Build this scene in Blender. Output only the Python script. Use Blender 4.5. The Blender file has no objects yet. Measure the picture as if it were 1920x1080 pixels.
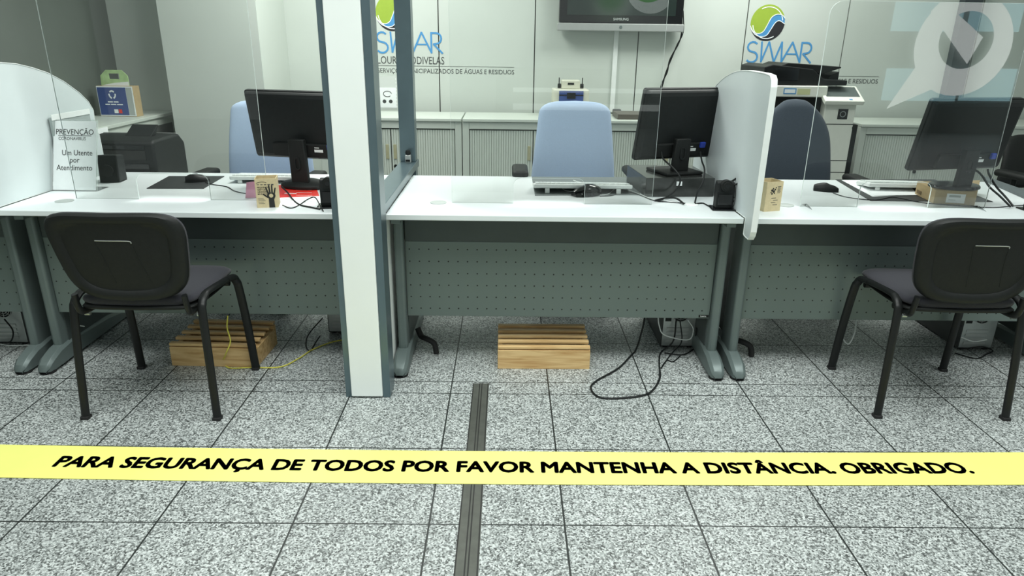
import bpy, bmesh, math, random
from mathutils import Vector, Matrix, Euler
random.seed(7)
PI = math.pi
sc = bpy.context.scene
C = sc.collection
# ------------------------------------------------------------------ camera
F_PX, PITCH, YAW, ROLL, CAM_Z = 1292.48, 0.3456, 0.0098, 0.0133, 1.4477
cp, sp = math.cos(PITCH), math.sin(PITCH)
FW = Vector((math.sin(YAW) * cp, math.cos(YAW) * cp, -sp))
RT0 = FW.cross(Vector((0, 0, 1))).normalized()
UP0 = RT0.cross(FW)
RT = math.cos(ROLL) * RT0 + math.sin(ROLL) * UP0
UP = -math.sin(ROLL) * RT0 + math.cos(ROLL) * UP0
cam_d = bpy.data.cameras.new('camera')
cam_d.sensor_width = 36.0
cam_d.lens = 36.0 * F_PX / 1920.0
cam_d.clip_start = 0.05
cam = bpy.data.objects.new('camera', cam_d)
C.objects.link(cam)
CAM = Vector((0, 0, CAM_Z))
cam.matrix_world = Matrix(((RT.x, UP.x, -FW.x, 0), (RT.y, UP.y, -FW.y, 0), (RT.z, UP.z, -FW.z, CAM_Z), (0, 0, 0, 1)))
sc.camera = cam
# ------------------------------------------------------------------ world, lights, exposure
w = bpy.data.worlds.new('world')
sc.world = w
w.use_nodes = True
bg = w.node_tree.nodes['Background']
bg.inputs[0].default_value = (0.90, 1.0, 0.96, 1)
bg.inputs[1].default_value = 0.45
sc.view_settings.view_transform = 'Standard'
sc.view_settings.look = 'None'
sc.view_settings.exposure = 0.0
sc.view_settings.gamma = 1.0
sc.view_settings.use_curve_mapping = False


def area(name, loc, target, sx, sy, power, col=(1, 1, 1)):
    d = bpy.data.lights.new(name, 'AREA')
    d.shape = 'RECTANGLE'
    d.size, d.size_y, d.energy, d.color = sx, sy, power, col
    o = bpy.data.objects.new(name, d)
    C.objects.link(o)
    o.location = loc
    o.rotation_euler = (Vector(target) - Vector(loc)).to_track_quat('-Z', 'Y').to_euler()
    return o


area('hall_skylight', (0.5, 1.1, 5.0), (0.4, 1.7, 0), 6, 2.6, 370, (0.95, 1.0, 0.97))
area('office_lamp_east', (1.6, 4.5, 2.62), (1.6, 4.6, 0), 1.3, 0.6, 40, (0.97, 1.0, 0.95))
area('office_lamp_west', (-0.9, 4.15, 2.62), (-1.1, 4.3, 0), 1.3, 0.6, 50, (0.97, 1.0, 0.95))

DZ = 0.755          # desk top height
S = 0.43            # floor tile


def at(u, v, axis, val):
    d = FW + RT * ((u - 960) / F_PX) - UP * ((v - 540) / F_PX)
    return CAM + d * ((val - CAM[axis]) / d[axis])


# ------------------------------------------------------------------ materials
MATS = {}


def mat(name, col, rough=0.5, metal=0.0, noise=0.0, nscale=40.0, bump=0.0, bscale=300.0, coat=0.0, spec=0.5, sheen=0.0):
    if name in MATS:
        return MATS[name]
    m = bpy.data.materials.new(name)
    m.use_nodes = True
    nt = m.node_tree
    b = nt.nodes['Principled BSDF']
    b.inputs['Base Color'].default_value = (*col, 1)
    b.inputs['Roughness'].default_value = rough
    b.inputs['Metallic'].default_value = metal
    b.inputs['Coat Weight'].default_value = coat
    b.inputs['Specular IOR Level'].default_value = spec
    b.inputs['Sheen Weight'].default_value = sheen
    tc = nt.nodes.new('ShaderNodeTexCoord')
    if noise > 0:
        n = nt.nodes.new('ShaderNodeTexNoise')
        n.inputs['Scale'].default_value = nscale
        n.inputs['Detail'].default_value = 4
        nt.links.new(tc.outputs['Object'], n.inputs['Vector'])
        r = nt.nodes.new('ShaderNodeMapRange')
        r.inputs['From Min'].default_value = 0.3
        r.inputs['From Max'].default_value = 0.7
        r.inputs['To Min'].default_value = 1 - noise
        r.inputs['To Max'].default_value = 1 + noise
        nt.links.new(n.outputs['Fac'], r.inputs['Value'])
        x = nt.nodes.new('ShaderNodeVectorMath')
        x.operation = 'SCALE'
        x.inputs[0].default_value = col
        nt.links.new(r.outputs['Result'], x.inputs['Scale'])
        nt.links.new(x.outputs[0], b.inputs['Base Color'])
    if bump > 0:
        n2 = nt.nodes.new('ShaderNodeTexNoise')
        n2.inputs['Scale'].default_value = bscale
        nt.links.new(tc.outputs['Object'], n2.inputs['Vector'])
        bp = nt.nodes.new('ShaderNodeBump')
        bp.inputs['Strength'].default_value = bump
        bp.inputs['Distance'].default_value = 0.002
        nt.links.new(n2.outputs['Fac'], bp.inputs['Height'])
        nt.links.new(bp.outputs[0], b.inputs['Normal'])
    MATS[name] = m
    return m


WHITE = mat('white_laminate', (0.71, 0.76, 0.765), 0.32, noise=0.015, nscale=6)
WHITE2 = mat('grey_white_laminate', (0.60, 0.66, 0.665), 0.4, noise=0.02, nscale=5)
POST = mat('white_lacquered_post', (0.89, 0.93, 0.90), 0.4, noise=0.02, nscale=4)
STEELBLUE = mat('blue_grey_aluminium', (0.115, 0.165, 0.185), 0.28, 0.45, noise=0.06, nscale=9)
GREYMETAL = mat('grey_green_painted_steel', (0.135, 0.17, 0.165), 0.42, 0.25, noise=0.04, nscale=12)
DARKMETAL = mat('dark_grey_painted_steel', (0.055, 0.07, 0.068), 0.5, 0.2, noise=0.05, nscale=12)
BLACK = mat('black_plastic', (0.010, 0.012, 0.012), 0.5, noise=0.1, nscale=60, spec=0.28)
BLACKM = mat('matte_black_plastic', (0.011, 0.0125, 0.012), 0.55, noise=0.1, nscale=80, bump=0.12, spec=0.28)
BLACKG = mat('glossy_black_plastic', (0.008, 0.009, 0.01), 0.12, noise=0.05)
TUBE = mat('black_lacquered_tube', (0.009, 0.010, 0.010), 0.4, noise=0.08, nscale=50, spec=0.3)
FABRIC = mat('charcoal_fabric', (0.020, 0.020, 0.029), 0.95, noise=0.25, nscale=500, bump=0.5, bscale=900, sheen=0.2)
BLUE = mat('light_blue_fabric', (0.385, 0.49, 0.65), 0.95, noise=0.06, nscale=300, bump=0.4, bscale=900, sheen=0.1)
NAVY = mat('navy_fabric', (0.045, 0.060, 0.078), 0.95, noise=0.12, nscale=300, bump=0.4, bscale=900, sheen=0.1)
RUBBER = mat('black_rubber', (0.01, 0.01, 0.01), 0.7, noise=0.1)
CAB = mat('pale_grey_cabinet', (0.52, 0.57, 0.515), 0.45, noise=0.015, nscale=8)
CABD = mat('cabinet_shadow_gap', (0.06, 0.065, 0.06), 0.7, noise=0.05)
HANDLE = mat('beige_handle', (0.36, 0.35, 0.22), 0.5, noise=0.05)
CREAM = mat('cream_plastic', (0.62, 0.63, 0.52), 0.45, noise=0.02)
OFFWHITE = mat('off_white_plastic', (0.76, 0.78, 0.70), 0.4, noise=0.02)
WPLAST = mat('white_plastic', (0.80, 0.84, 0.82), 0.35, noise=0.02)
PAPER = mat('white_paper', (0.84, 0.88, 0.88), 0.7, noise=0.015)
CARD = mat('brown_cardboard', (0.42, 0.32, 0.17), 0.85, noise=0.06, nscale=60)
CARDL = mat('kraft_card', (0.60, 0.50, 0.30), 0.8, noise=0.06, nscale=80)
CARDD = mat('dark_cardboard', (0.16, 0.11, 0.05), 0.85, noise=0.06, nscale=60)
INK = mat('black_ink', (0.012, 0.013, 0.012), 0.6, noise=0.05)
INKG = mat('grey_ink', (0.05, 0.055, 0.055), 0.6, noise=0.05)
SBLUE = mat('sign_blue', (0.07, 0.28, 0.56), 0.5, noise=0.03)
SGREEN = mat('sign_green', (0.31, 0.44, 0.045), 0.5, noise=0.03)
SBLACK = mat('sign_black', (0.02, 0.02, 0.024), 0.5, noise=0.03)
RED = mat('red_print', (0.72, 0.03, 0.02), 0.5, noise=0.03)
PINK = mat('pink_note', (0.95, 0.45, 0.62), 0.7, noise=0.03)
DBLUE = mat('navy_blue_print', (0.035, 0.07, 0.24), 0.5, noise=0.03)
LGREEN = mat('pale_green_print', (0.42, 0.60, 0.28), 0.6, noise=0.25, nscale=12)
YTAPE = mat('yellow_vinyl', (0.90, 0.90, 0.24), 0.5, noise=0.02, nscale=9)
YCORD = mat('yellow_cord', (0.72, 0.66, 0.10), 0.5, noise=0.03)
SILVER = mat('silver_plastic', (0.45, 0.47, 0.46), 0.35, 0.5, noise=0.03)
SCREEN = mat('dark_screen', (0.018, 0.028, 0.025), 0.08, noise=0.03)
VGA = mat('blue_plug', (0.02, 0.05, 0.35), 0.4, noise=0.03)
STEEL = mat('bare_steel', (0.42, 0.45, 0.44), 0.38, 0.8, noise=0.06, nscale=30)
GREYPL = mat('grey_plastic', (0.42, 0.46, 0.44), 0.45, noise=0.02)
MAT_GREY = mat('grey_desk_mat', (0.16, 0.185, 0.18), 0.55, noise=0.04)
MAT_BLACK = mat('black_desk_mat', (0.022, 0.026, 0.027), 0.5, noise=0.06)
WALLC = mat('wall_panel_laminate', (0.56, 0.61, 0.565), 0.42, noise=0.02, nscale=3)
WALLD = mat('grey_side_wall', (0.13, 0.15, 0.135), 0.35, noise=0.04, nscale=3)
CEIL = mat('ceiling_tile', (0.7, 0.72, 0.70), 0.8, noise=0.03, nscale=10)
HALLW = mat('hall_wall', (0.30, 0.33, 0.32), 0.7, noise=0.04, nscale=3)


def wood_mat():
    m = bpy.data.materials.new('pine_wood')
    m.use_nodes = True
    nt = m.node_tree
    b = nt.nodes['Principled BSDF']
    tc = nt.nodes.new('ShaderNodeTexCoord')
    mp = nt.nodes.new('ShaderNodeMapping')
    mp.inputs['Scale'].default_value = (2, 22, 22)
    n = nt.nodes.new('ShaderNodeTexNoise')
    n.inputs['Scale'].default_value = 2.2
    n.inputs['Detail'].default_value = 6
    n.inputs['Distortion'].default_value = 0.8
    cr = nt.nodes.new('ShaderNodeValToRGB')
    cr.color_ramp.elements[0].position = 0.3
    cr.color_ramp.elements[0].color = (0.50, 0.28, 0.10, 1)
    cr.color_ramp.elements[1].position = 0.62
    cr.color_ramp.elements[1].color = (0.74, 0.52, 0.25, 1)
    nt.links.new(tc.outputs['Object'], mp.inputs[0])
    nt.links.new(mp.outputs[0], n.inputs['Vector'])
    nt.links.new(n.outputs['Fac'], cr.inputs[0])
    nt.links.new(cr.outputs[0], b.inputs['Base Color'])
    b.inputs['Roughness'].default_value = 0.5
    return m


WOOD = wood_mat()


def nmath(nt, op, a, b=None, c=None):
    n = nt.nodes.new('ShaderNodeMath')
    n.operation = op
    for i, x in enumerate((a, b, c)):
        if x is None:
            continue
        if isinstance(x, (int, float)):
            n.inputs[i].default_value = x
        else:
            nt.links.new(x, n.inputs[i])
    return n.outputs[0]


TX0, TY0 = -0.547 * S, 4.1929 * S      # a joint in x, and the joint row at j = 0


def floor_mat():
    m = bpy.data.materials.new('grey_granite_tiles')
    m.use_nodes = True
    nt = m.node_tree
    L = nt.links
    b = nt.nodes['Principled BSDF']
    tc = nt.nodes.new('ShaderNodeTexCoord')
    sx = nt.nodes.new('ShaderNodeSeparateXYZ')
    L.new(tc.outputs['Object'], sx.inputs[0])
    X, Y = sx.outputs[0], sx.outputs[1]
    gx = nmath(nt, 'DIVIDE', nmath(nt, 'SUBTRACT', X, TX0), S)
    gy = nmath(nt, 'DIVIDE', nmath(nt, 'SUBTRACT', Y, TY0), S)
    # wobble so that the joints read hand-laid
    def joint(g, wdt):
        f = nmath(nt, 'FRACT', g)
        d = nmath(nt, 'MINIMUM', f, nmath(nt, 'SUBTRACT', 1.0, f))
        return nmath(nt, 'LESS_THAN', d, wdt)
    jx = joint(gx, 0.0072)
    far = nmath(nt, 'GREATER_THAN', gy, 2.1)
    gy2 = nmath(nt, 'SUBTRACT', gy, nmath(nt, 'MULTIPLY', far, 0.25))
    jy = joint(gy2, 0.0062)
    j = nmath(nt, 'MAXIMUM', jx, jy)
    # per tile tone
    cx = nt.nodes.new('ShaderNodeCombineXYZ')
    L.new(nmath(nt, 'FLOOR', gx), cx.inputs[0])
    L.new(nmath(nt, 'FLOOR', gy2), cx.inputs[1])
    wn = nt.nodes.new('ShaderNodeTexWhiteNoise')
    L.new(cx.outputs[0], wn.inputs['Vector'])
    # speckle: two noises and voronoi grains
    mp = nt.nodes.new('ShaderNodeMapping')
    mp.inputs['Scale'].default_value = (1, 1, 0.01)
    L.new(tc.outputs['Object'], mp.inputs[0])
    off = nt.nodes.new('ShaderNodeVectorMath')
    off.operation = 'MULTIPLY_ADD'
    L.new(wn.outputs['Color'], off.inputs[0])
    off.inputs[1].default_value = (3, 3, 0)
    L.new(mp.outputs[0], off.inputs[2])
    v = nt.nodes.new('ShaderNodeTexVoronoi')
    v.inputs['Scale'].default_value = 200
    v.inputs['Randomness'].default_value = 1
    L.new(off.outputs[0], v.inputs['Vector'])
    bw = nt.nodes.new('ShaderNodeSeparateColor')
    L.new(v.outputs['Color'], bw.inputs[0])
    n2 = nt.nodes.new('ShaderNodeTexNoise')
    n2.inputs['Scale'].default_value = 170
    n2.inputs['Detail'].default_value = 3
    n2.inputs['Roughness'].default_value = 0.7
    L.new(off.outputs[0], n2.inputs['Vector'])
    mixv = nmath(nt, 'ADD', nmath(nt, 'MULTIPLY', bw.outputs[0], 0.5), nmath(nt, 'MULTIPLY', n2.outputs['Fac'], 0.5))
    cr = nt.nodes.new('ShaderNodeValToRGB')
    e = cr.color_ramp.elements
    e[0].position, e[0].color = 0.28, (0.06, 0.066, 0.063, 1)
    e[1].position, e[1].color = 0.74, (0.64, 0.675, 0.66, 1)
    e2 = cr.color_ramp.elements.new(0.43)
    e2.color = (0.24, 0.26, 0.252, 1)
    e3 = cr.color_ramp.elements.new(0.58)
    e3.color = (0.42, 0.45, 0.44, 1)
    L.new(mixv, cr.inputs[0])
    big = nt.nodes.new('ShaderNodeTexNoise')
    big.inputs['Scale'].default_value = 3.0
    L.new(tc.outputs['Object'], big.inputs['Vector'])
    tone = nmath(nt, 'ADD', nmath(nt, 'MULTIPLY', wn.outputs['Value'], 0.10), nmath(nt, 'ADD', nmath(nt, 'MULTIPLY', big.outputs['Fac'], 0.14), 0.86))
    sc2 = nt.nodes.new('ShaderNodeVectorMath')
    sc2.operation = 'SCALE'
    L.new(cr.outputs[0], sc2.inputs[0])
    L.new(tone, sc2.inputs['Scale'])
    mix = nt.nodes.new('ShaderNodeMix')
    mix.data_type = 'RGBA'
    L.new(j, mix.inputs['Factor'])
    L.new(sc2.outputs[0], mix.inputs[6])
    mix.inputs[7].default_value = (0.022, 0.026, 0.024, 1)
    L.new(mix.outputs[2], b.inputs['Base Color'])
    b.inputs['Roughness'].default_value = 0.42
    return m


def perforated_mat(x0, z0):
    m = bpy.data.materials.new('perforated_grey_green_steel')
    m.use_nodes = True
    nt = m.node_tree
    L = nt.links
    b = nt.nodes['Principled BSDF']
    tc = nt.nodes.new('ShaderNodeTexCoord')
    sx = nt.nodes.new('ShaderNodeSeparateXYZ')
    L.new(tc.outputs['Object'], sx.inputs[0])
    px, pz = 0.0432, 0.0565
    gx = nmath(nt, 'DIVIDE', nmath(nt, 'SUBTRACT', sx.outputs[0], x0), px)
    gz = nmath(nt, 'DIVIDE', nmath(nt, 'SUBTRACT', sx.outputs[2], z0), pz)
    dx = nmath(nt, 'MULTIPLY', nmath(nt, 'SUBTRACT', gx, nmath(nt, 'ROUND', gx)), px)
    dz = nmath(nt, 'MULTIPLY', nmath(nt, 'SUBTRACT', gz, nmath(nt, 'ROUND', gz)), pz)
    r = nmath(nt, 'SQRT', nmath(nt, 'ADD', nmath(nt, 'MULTIPLY', dx, dx), nmath(nt, 'MULTIPLY', dz, dz)))
    h = nmath(nt, 'LESS_THAN', r, 0.0034)
    # keep a solid border: 0 <= row <= 5
    ok = nmath(nt, 'MULTIPLY', nmath(nt, 'GREATER_THAN', gz, -0.5), nmath(nt, 'LESS_THAN', gz, 5.5))
    h = nmath(nt, 'MULTIPLY', h, ok)
    mix = nt.nodes.new('ShaderNodeMix')
    mix.data_type = 'RGBA'
    L.new(h, mix.inputs['Factor'])
    mix.inputs[6].default_value = (0.135, 0.172, 0.162, 1)
    mix.inputs[7].default_value = (0.012, 0.014, 0.013, 1)
    L.new(mix.outputs[2], b.inputs['Base Color'])
    b.inputs['Roughness'].default_value = 0.42
    b.inputs['Metallic'].default_value = 0.2
    return m


def acrylic_mat():
    m = bpy.data.materials.new('clear_acrylic')
    m.use_nodes = True
    nt = m.node_tree
    nt.nodes.remove(nt.nodes['Principled BSDF'])
    out = nt.nodes['Material Output']
    tr = nt.nodes.new('ShaderNodeBsdfTransparent')
    tr.inputs[0].default_value = (0.985, 0.995, 0.99, 1)
    gl = nt.nodes.new('ShaderNodeBsdfGlossy')
    gl.inputs['Roughness'].default_value = 0.0
    lw = nt.nodes.new('ShaderNodeFresnel')
    lw.inputs['IOR'].default_value = 1.49
    mx = nt.nodes.new('ShaderNodeMixShader')
    nt.links.new(lw.outputs[0], mx.inputs[0])
    nt.links.new(tr.outputs[0], mx.inputs[1])
    nt.links.new(gl.outputs[0], mx.inputs[2])
    nt.links.new(mx.outputs[0], out.inputs[0])
    return m


ACRYL = acrylic_mat()
ACEDGE = mat('polished_acrylic_edge', (0.72, 0.80, 0.77), 0.2, noise=0.05)


def emis(name, col, s):
    m = bpy.data.materials.new(name)
    m.use_nodes = True
    nt = m.node_tree
    nt.nodes.remove(nt.nodes['Principled BSDF'])
    e = nt.nodes.new('ShaderNodeEmission')
    e.inputs[0].default_value = (*col, 1)
    e.inputs[1].default_value = s
    nt.links.new(e.outputs[0], nt.nodes['Material Output'].inputs[0])
    return m


# ------------------------------------------------------------------ mesh helpers
class MB:
    def __init__(s):
        s.bm = bmesh.new()

    def box(s, x0, x1, y0, y1, z0, z1, M=None):
        vs = [s.bm.verts.new((x, y, z)) for x in (x0, x1) for y in (y0, y1) for z in (z0, z1)]
        if M is not None:
            for v in vs:
                v.co = M @ v.co
        for f in ((0, 1, 3, 2), (4, 6, 7, 5), (0, 4, 5, 1), (2, 3, 7, 6), (0, 2, 6, 4), (1, 5, 7, 3)):
            s.bm.faces.new([vs[i] for i in f])
        return s

    def rings(s, rings, close=True, caps=True, M=None):
        R = []
        for r in rings:
            R.append([s.bm.verts.new((M @ Vector(p)) if M is not None else p) for p in r])
        n = len(R[0])
        for a, b in zip(R, R[1:]):
            for i in range(n if close else n - 1):
                k = (i + 1) % n
                try:
                    s.bm.faces.new((a[i], a[k], b[k], b[i]))
                except ValueError:
                    pass
        if caps:
            for r in (R[0], R[-1]):
                try:
                    s.bm.faces.new(r)
                except ValueError:
                    pass
        return s

    def prism(s, pts, axis, a, b, M=None):
        def P(p, t):
            return {'x': (t, p[0], p[1]), 'y': (p[0], t, p[1]), 'z': (p[0], p[1], t)}[axis]
        return s.rings([[P(p, a) for p in pts], [P(p, b) for p in pts]], M=M)

    def plate(s, outer, hole, axis, a, b):
        """outer polygon with one hole (same count of points), extruded"""
        def P(p, t):
            return {'x': (t, p[0], p[1]), 'y': (p[0], t, p[1]), 'z': (p[0], p[1], t)}[axis]
        n = len(outer)
        V = [[s.bm.verts.new(P(p, t)) for p in poly] for t in (a, b) for poly in (outer, hole)]
        for i in range(n):
            k = (i + 1) % n
            s.bm.faces.new((V[0][i], V[0][k], V[1][k], V[1][i]))
            s.bm.faces.new((V[2][i], V[3][i], V[3][k], V[2][k]))
            s.bm.faces.new((V[0][i], V[2][i], V[2][k], V[0][k]))
            s.bm.faces.new((V[1][i], V[1][k], V[3][k], V[3][i]))
        return s

    def cyl(s, c, r, h, axis='z', n=24, r2=None, M=None):
        r2 = r if r2 is None else r2
        rs = []
        for t, rr in ((0, r), (h, r2)):
            q = []
            for i in range(n):
                a = 2 * PI * i / n
                x, y = rr * math.cos(a), rr * math.sin(a)
                q.append({'z': (c[0] + x, c[1] + y, c[2] + t), 'y': (c[0] + x, c[1] + t, c[2] + y), 'x': (c[0] + t, c[1] + x, c[2] + y)}[axis])
            rs.append(q)
        return s.rings(rs, M=M)

    def lathe(s, prof, c=(0, 0, 0), n=28, M=None, sx=1, sy=1):
        return s.rings([[(c[0] + r * sx * math.cos(2 * PI * i / n), c[1] + r * sy * math.sin(2 * PI * i / n), c[2] + z) for i in range(n)] for r, z in prof], M=M)

    def tube(s, pts, r, n=8, smooth=True, M=None, flat=1.0, up=(0, 0, 1), sub=8, zmin=None):
        pts = [Vector(p) for p in pts]
        if smooth and len(pts) > 2:
            q = []
            P = [2 * pts[0] - pts[1]] + pts + [2 * pts[-1] - pts[-2]]
            for i in range(1, len(P) - 2):
                for k in range(sub):
                    t = k / sub
                    p0, p1, p2, p3 = P[i - 1:i + 3]
                    q.append(0.5 * ((2 * p1) + (p2 - p0) * t + (2 * p0 - 5 * p1 + 4 * p2 - p3) * t * t + (3 * p1 - p0 - 3 * p2 + p3) * t ** 3))
            q.append(pts[-1])
            pts = q
        if zmin is not None:
            pts = [Vector((p.x, p.y, max(p.z, zmin))) for p in pts]
        rings = []
        side = None
        for i, p in enumerate(pts):
            d = (pts[min(i + 1, len(pts) - 1)] - pts[max(i - 1, 0)])
            if d.length < 1e-9:
                continue
            d.normalize()
            if side is None:
                u = Vector(up)
                if abs(u.dot(d)) > 0.95:
                    u = Vector((0, 1, 0))
                side = d.cross(u).normalized()
            else:
                side = (side - d * side.dot(d)).normalized()
            o = side.cross(d)
            rings.append([tuple(p + side * (r * math.cos(2 * PI * k / n)) + o * (r * flat * math.sin(2 * PI * k / n))) for k in range(n)])
        return s.rings(rings, M=M)

    def obj(s, name, m, parent=None, bevel=0, smooth=False, seg=2, loc=None, rot=None, subsurf=0, recalc=True):
        if recalc:
            bmesh.ops.recalc_face_normals(s.bm, faces=s.bm.faces)
        me = bpy.data.meshes.new(name)
        s.bm.to_mesh(me)
        s.bm.free()
        me.materials.append(m)
        o = bpy.data.objects.new(name, me)
        C.objects.link(o)
        if smooth:
            for p in me.polygons:
                p.use_smooth = True
            if not subsurf:
                me.set_sharp_from_angle(angle=math.radians(40))
        if bevel:
            b = o.modifiers.new('bevel', 'BEVEL')
            b.width = bevel
            b.segments = seg
            b.limit_method = 'ANGLE'
            b.angle_limit = math.radians(35)
        if subsurf:
            b = o.modifiers.new('sub', 'SUBSURF')
            b.levels = b.render_levels = subsurf
        if parent:
            o.parent = parent
        if loc is not None:
            o.location = loc
        if rot is not None:
            o.rotation_euler = rot
        return o


def bx(name, m, x0, x1, y0, y1, z0, z1, parent=None, bevel=0.0, **k):
    return MB().box(x0, x1, y0, y1, z0, z1).obj(name, m, parent, bevel, **k)


def rrect(x0, x1, y0, y1, r, n=5):
    p = []
    for cx, cy, a0 in ((x1 - r, y1 - r, 0), (x0 + r, y1 - r, 90), (x0 + r, y0 + r, 180), (x1 - r, y0 + r, 270)):
        for i in range(n + 1):
            a = math.radians(a0 + 90 * i / n)
            p.append((cx + r * math.cos(a), cy + r * math.sin(a)))
    return p


def tag(o, label, cat, group=None, kind=None):
    o['label'] = label
    o['category'] = cat
    if group:
        o['group'] = group
    if kind:
        o['kind'] = kind
    return o


def thing(name, label, cat, loc=(0, 0, 0), rz=0.0, group=None):
    o = bpy.data.objects.new(name, None)
    o.empty_display_size = 0.05
    C.objects.link(o)
    o.location = loc
    o.rotation_euler = (0, 0, rz)
    return tag(o, label, cat, group)


def struct(o):
    o['kind'] = 'structure'
    return o


def copy_tree(o, parent=None):
    c = o.copy()
    C.objects.link(c)
    c.parent = parent
    for ch in list(o.children):
        copy_tree(ch, c)
    return c


TXT_OK = True


def text(name, body, size, m, parent, M, bold=0.0, fat=0.0, sx=1.0, align='LEFT', spacing=1.0, fn=None, extrude=0.0003, line=1.0, sub=0):
    """lettering as a thin mesh; glyphs lie in XY of M, facing +Z of M"""
    cu = bpy.data.curves.new(name, 'FONT')
    cu.body = body
    cu.size = size
    cu.align_x = align
    cu.offset = bold
    cu.space_character = spacing
    cu.space_line = line
    cu.extrude = extrude
    cu.resolution_u = 3
    t = bpy.data.objects.new(name, cu)
    C.objects.link(t)
    bpy.context.view_layer.update()
    me = bpy.data.meshes.new_from_object(t.evaluated_get(bpy.context.evaluated_depsgraph_get()))
    bpy.data.objects.remove(t)
    bpy.data.curves.remove(cu)
    for v in me.vertices:
        p = Vector((v.co.x * sx, v.co.y, v.co.z))
        p = M @ p
        if fn:
            p = fn(p)
        v.co = p
    if fat:
        bmm = bmesh.new()
        bmm.from_mesh(me)
        src = list(bmm.verts) + list(bmm.edges) + list(bmm.faces)
        for k, (fx, fy) in enumerate(((1, 0), (-1, 0), (0, 1), (0, -1), (0.7, 0.7), (-0.7, 0.7), (0.7, -0.7), (-0.7, -0.7), (0.5, 0), (-0.5, 0))):
            dd = bmesh.ops.duplicate(bmm, geom=src)
            for v in dd['geom']:
                if isinstance(v, bmesh.types.BMVert):
                    v.co.x += fx * fat
                    v.co.y += fy * fat
        bmm.to_mesh(me)
        bmm.free()
    me.materials.clear()
    me.materials.append(m)
    me.name = name
    o = bpy.data.objects.new(name, me)
    C.objects.link(o)
    if parent:
        o.parent = parent
    return o


def MX(loc, x, y):
    """matrix with given x and y axes"""
    x, y = Vector(x).normalized(), Vector(y).normalized()
    z = x.cross(y)
    return Matrix(((x.x, y.x, z.x, loc[0]), (x.y, y.y, z.y, loc[1]), (x.z, y.z, z.z, loc[2]), (0, 0, 0, 1)))


FRONT = lambda x, y, z: MX((x, y, z), (1, 0, 0), (0, 0, 1))     # text facing -y, towards the visitor side


def RZ(a, loc=(0, 0, 0)):
    return Matrix.Translation(loc) @ Matrix.Rotation(a, 4, 'Z')


# ================================================================== SETTING
struct(MB().box(-9, 12, -7, 9, -0.1, 0).obj('floor', floor_mat()))
# metal expansion joint in the floor
o = struct(MB().box(-0.141, -0.07, -2, 2.755, 0, 0.0012).obj('trim_1', mat('dull_joint_metal', (0.11, 0.115, 0.10), 0.45, 0.4, noise=0.1, nscale=30)))
for xx in (-0.139, -0.111, -0.101, -0.074):
    bx('groove', mat('dark_groove', (0.02, 0.02, 0.018), 0.6), xx - 0.0022, xx + 0.0022, -2, 2.755, 0.0012, 0.0016, o)
WY = 5.36
# back wall of tall laminate panels with dark open joints
seams = [-1.95, -1.25, -0.508, 0.195, 0.953, at(1398, 60, 1, WY).x, at(1590, 30, 1, WY).x, at(1833, 60, 1, WY).x, 3.95, 4.75, 6.5]
mb = MB()
xs = [-4.0] + seams
for a, b in zip(xs, xs[1:]):
    mb.box(a + 0.004, b - 0.004, WY, WY + 0.02, 0, 2.8)
struct(mb.obj('wall_back', WALLC))
o = struct(bx('trim_2', CABD, -4.0, 6.5, WY + 0.012, WY + 0.05, 0, 2.8))
# left side wall: panels along the depth
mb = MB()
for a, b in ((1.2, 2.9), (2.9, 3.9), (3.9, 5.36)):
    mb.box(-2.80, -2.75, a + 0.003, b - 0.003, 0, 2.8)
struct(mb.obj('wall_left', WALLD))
struct(bx('wall_column', WALLC, -2.25, -1.617, 4.77, WY - 0.001, 0, 2.8))
struct(bx('wall_alcove', WALLC, -2.75, -2.251, 5.1, WY - 0.001, 0, 2.8))
struct(bx('wall_right', WALLC, 6.5, 6.6, 2.5, WY, 0, 2.8))
struct(bx('ceiling', CEIL, -4, 6.6, 2.75, 5.5, 2.8, 2.9))
# hall behind the visitor: wall with daylight windows and added glow strips, seen only mirrored in the desk screens
pp = at(1826, 0, 1, 5.3)
struct(bx('wall_pilaster', mat('dark_slate_post', (0.05, 0.065, 0.07), 0.4, noise=0.05), pp.x - 0.065, pp.x + 0.065, 5.29, WY - 0.001, 0, 2.8))
hall = struct(bx('wall_hall', HALLW, 3.5, 12, -6.3, -6.2, 0, 4.2))
pane = emis('daylight_pane', (0.50, 0.86, 0.95), 2.2)
wd = 12.35


def hall_pt(u, v, y=-6.15):
    """point of the hall wall that the screen at y = 3.05 mirrors at this place of the view"""
    d = FW + RT * ((u - 960) / F_PX) - UP * ((v - 540) / F_PX)
    t = (3.05 + (3.05 - y)) / d.y
    p = CAM + d * t
    return Vector((p.x, y, p.z))


strip = emis('added_band_glow', (0.9, 1.0, 0.96), 1.5)
struct(bx('wall_hall_backing', HALLW, -0.2, 3.45, -6.3, -6.2, 0, 1.0))  # low backing added to carry the glow strips
for k, (v0, v1) in enumerate(((164, 176), (194, 209))):
    a, b = hall_pt(962, v0), hall_pt(1243, v1)
    struct(bx('window_%d' % (k + 5), strip, a.x, b.x, -6.19, -6.15, b.z, a.z))  # added glow strips, placed to mirror as pale bands in the middle screen
n = 1
for (u0, v0, u1, v1) in ((1682, 2, 1800, 60), (1826, 2, 1910, 60), (1665, 128, 1790, 190), (1812, 128, 1898, 190)):
    a, b = hall_pt(u0, v0), hall_pt(u1, v1)
    struct(bx('window_%d' % n, pane, min(a.x, b.x), max(a.x, b.x), -6.19, -6.15, min(a.z, b.z), max(a.z, b.z)))
    n += 1
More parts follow.
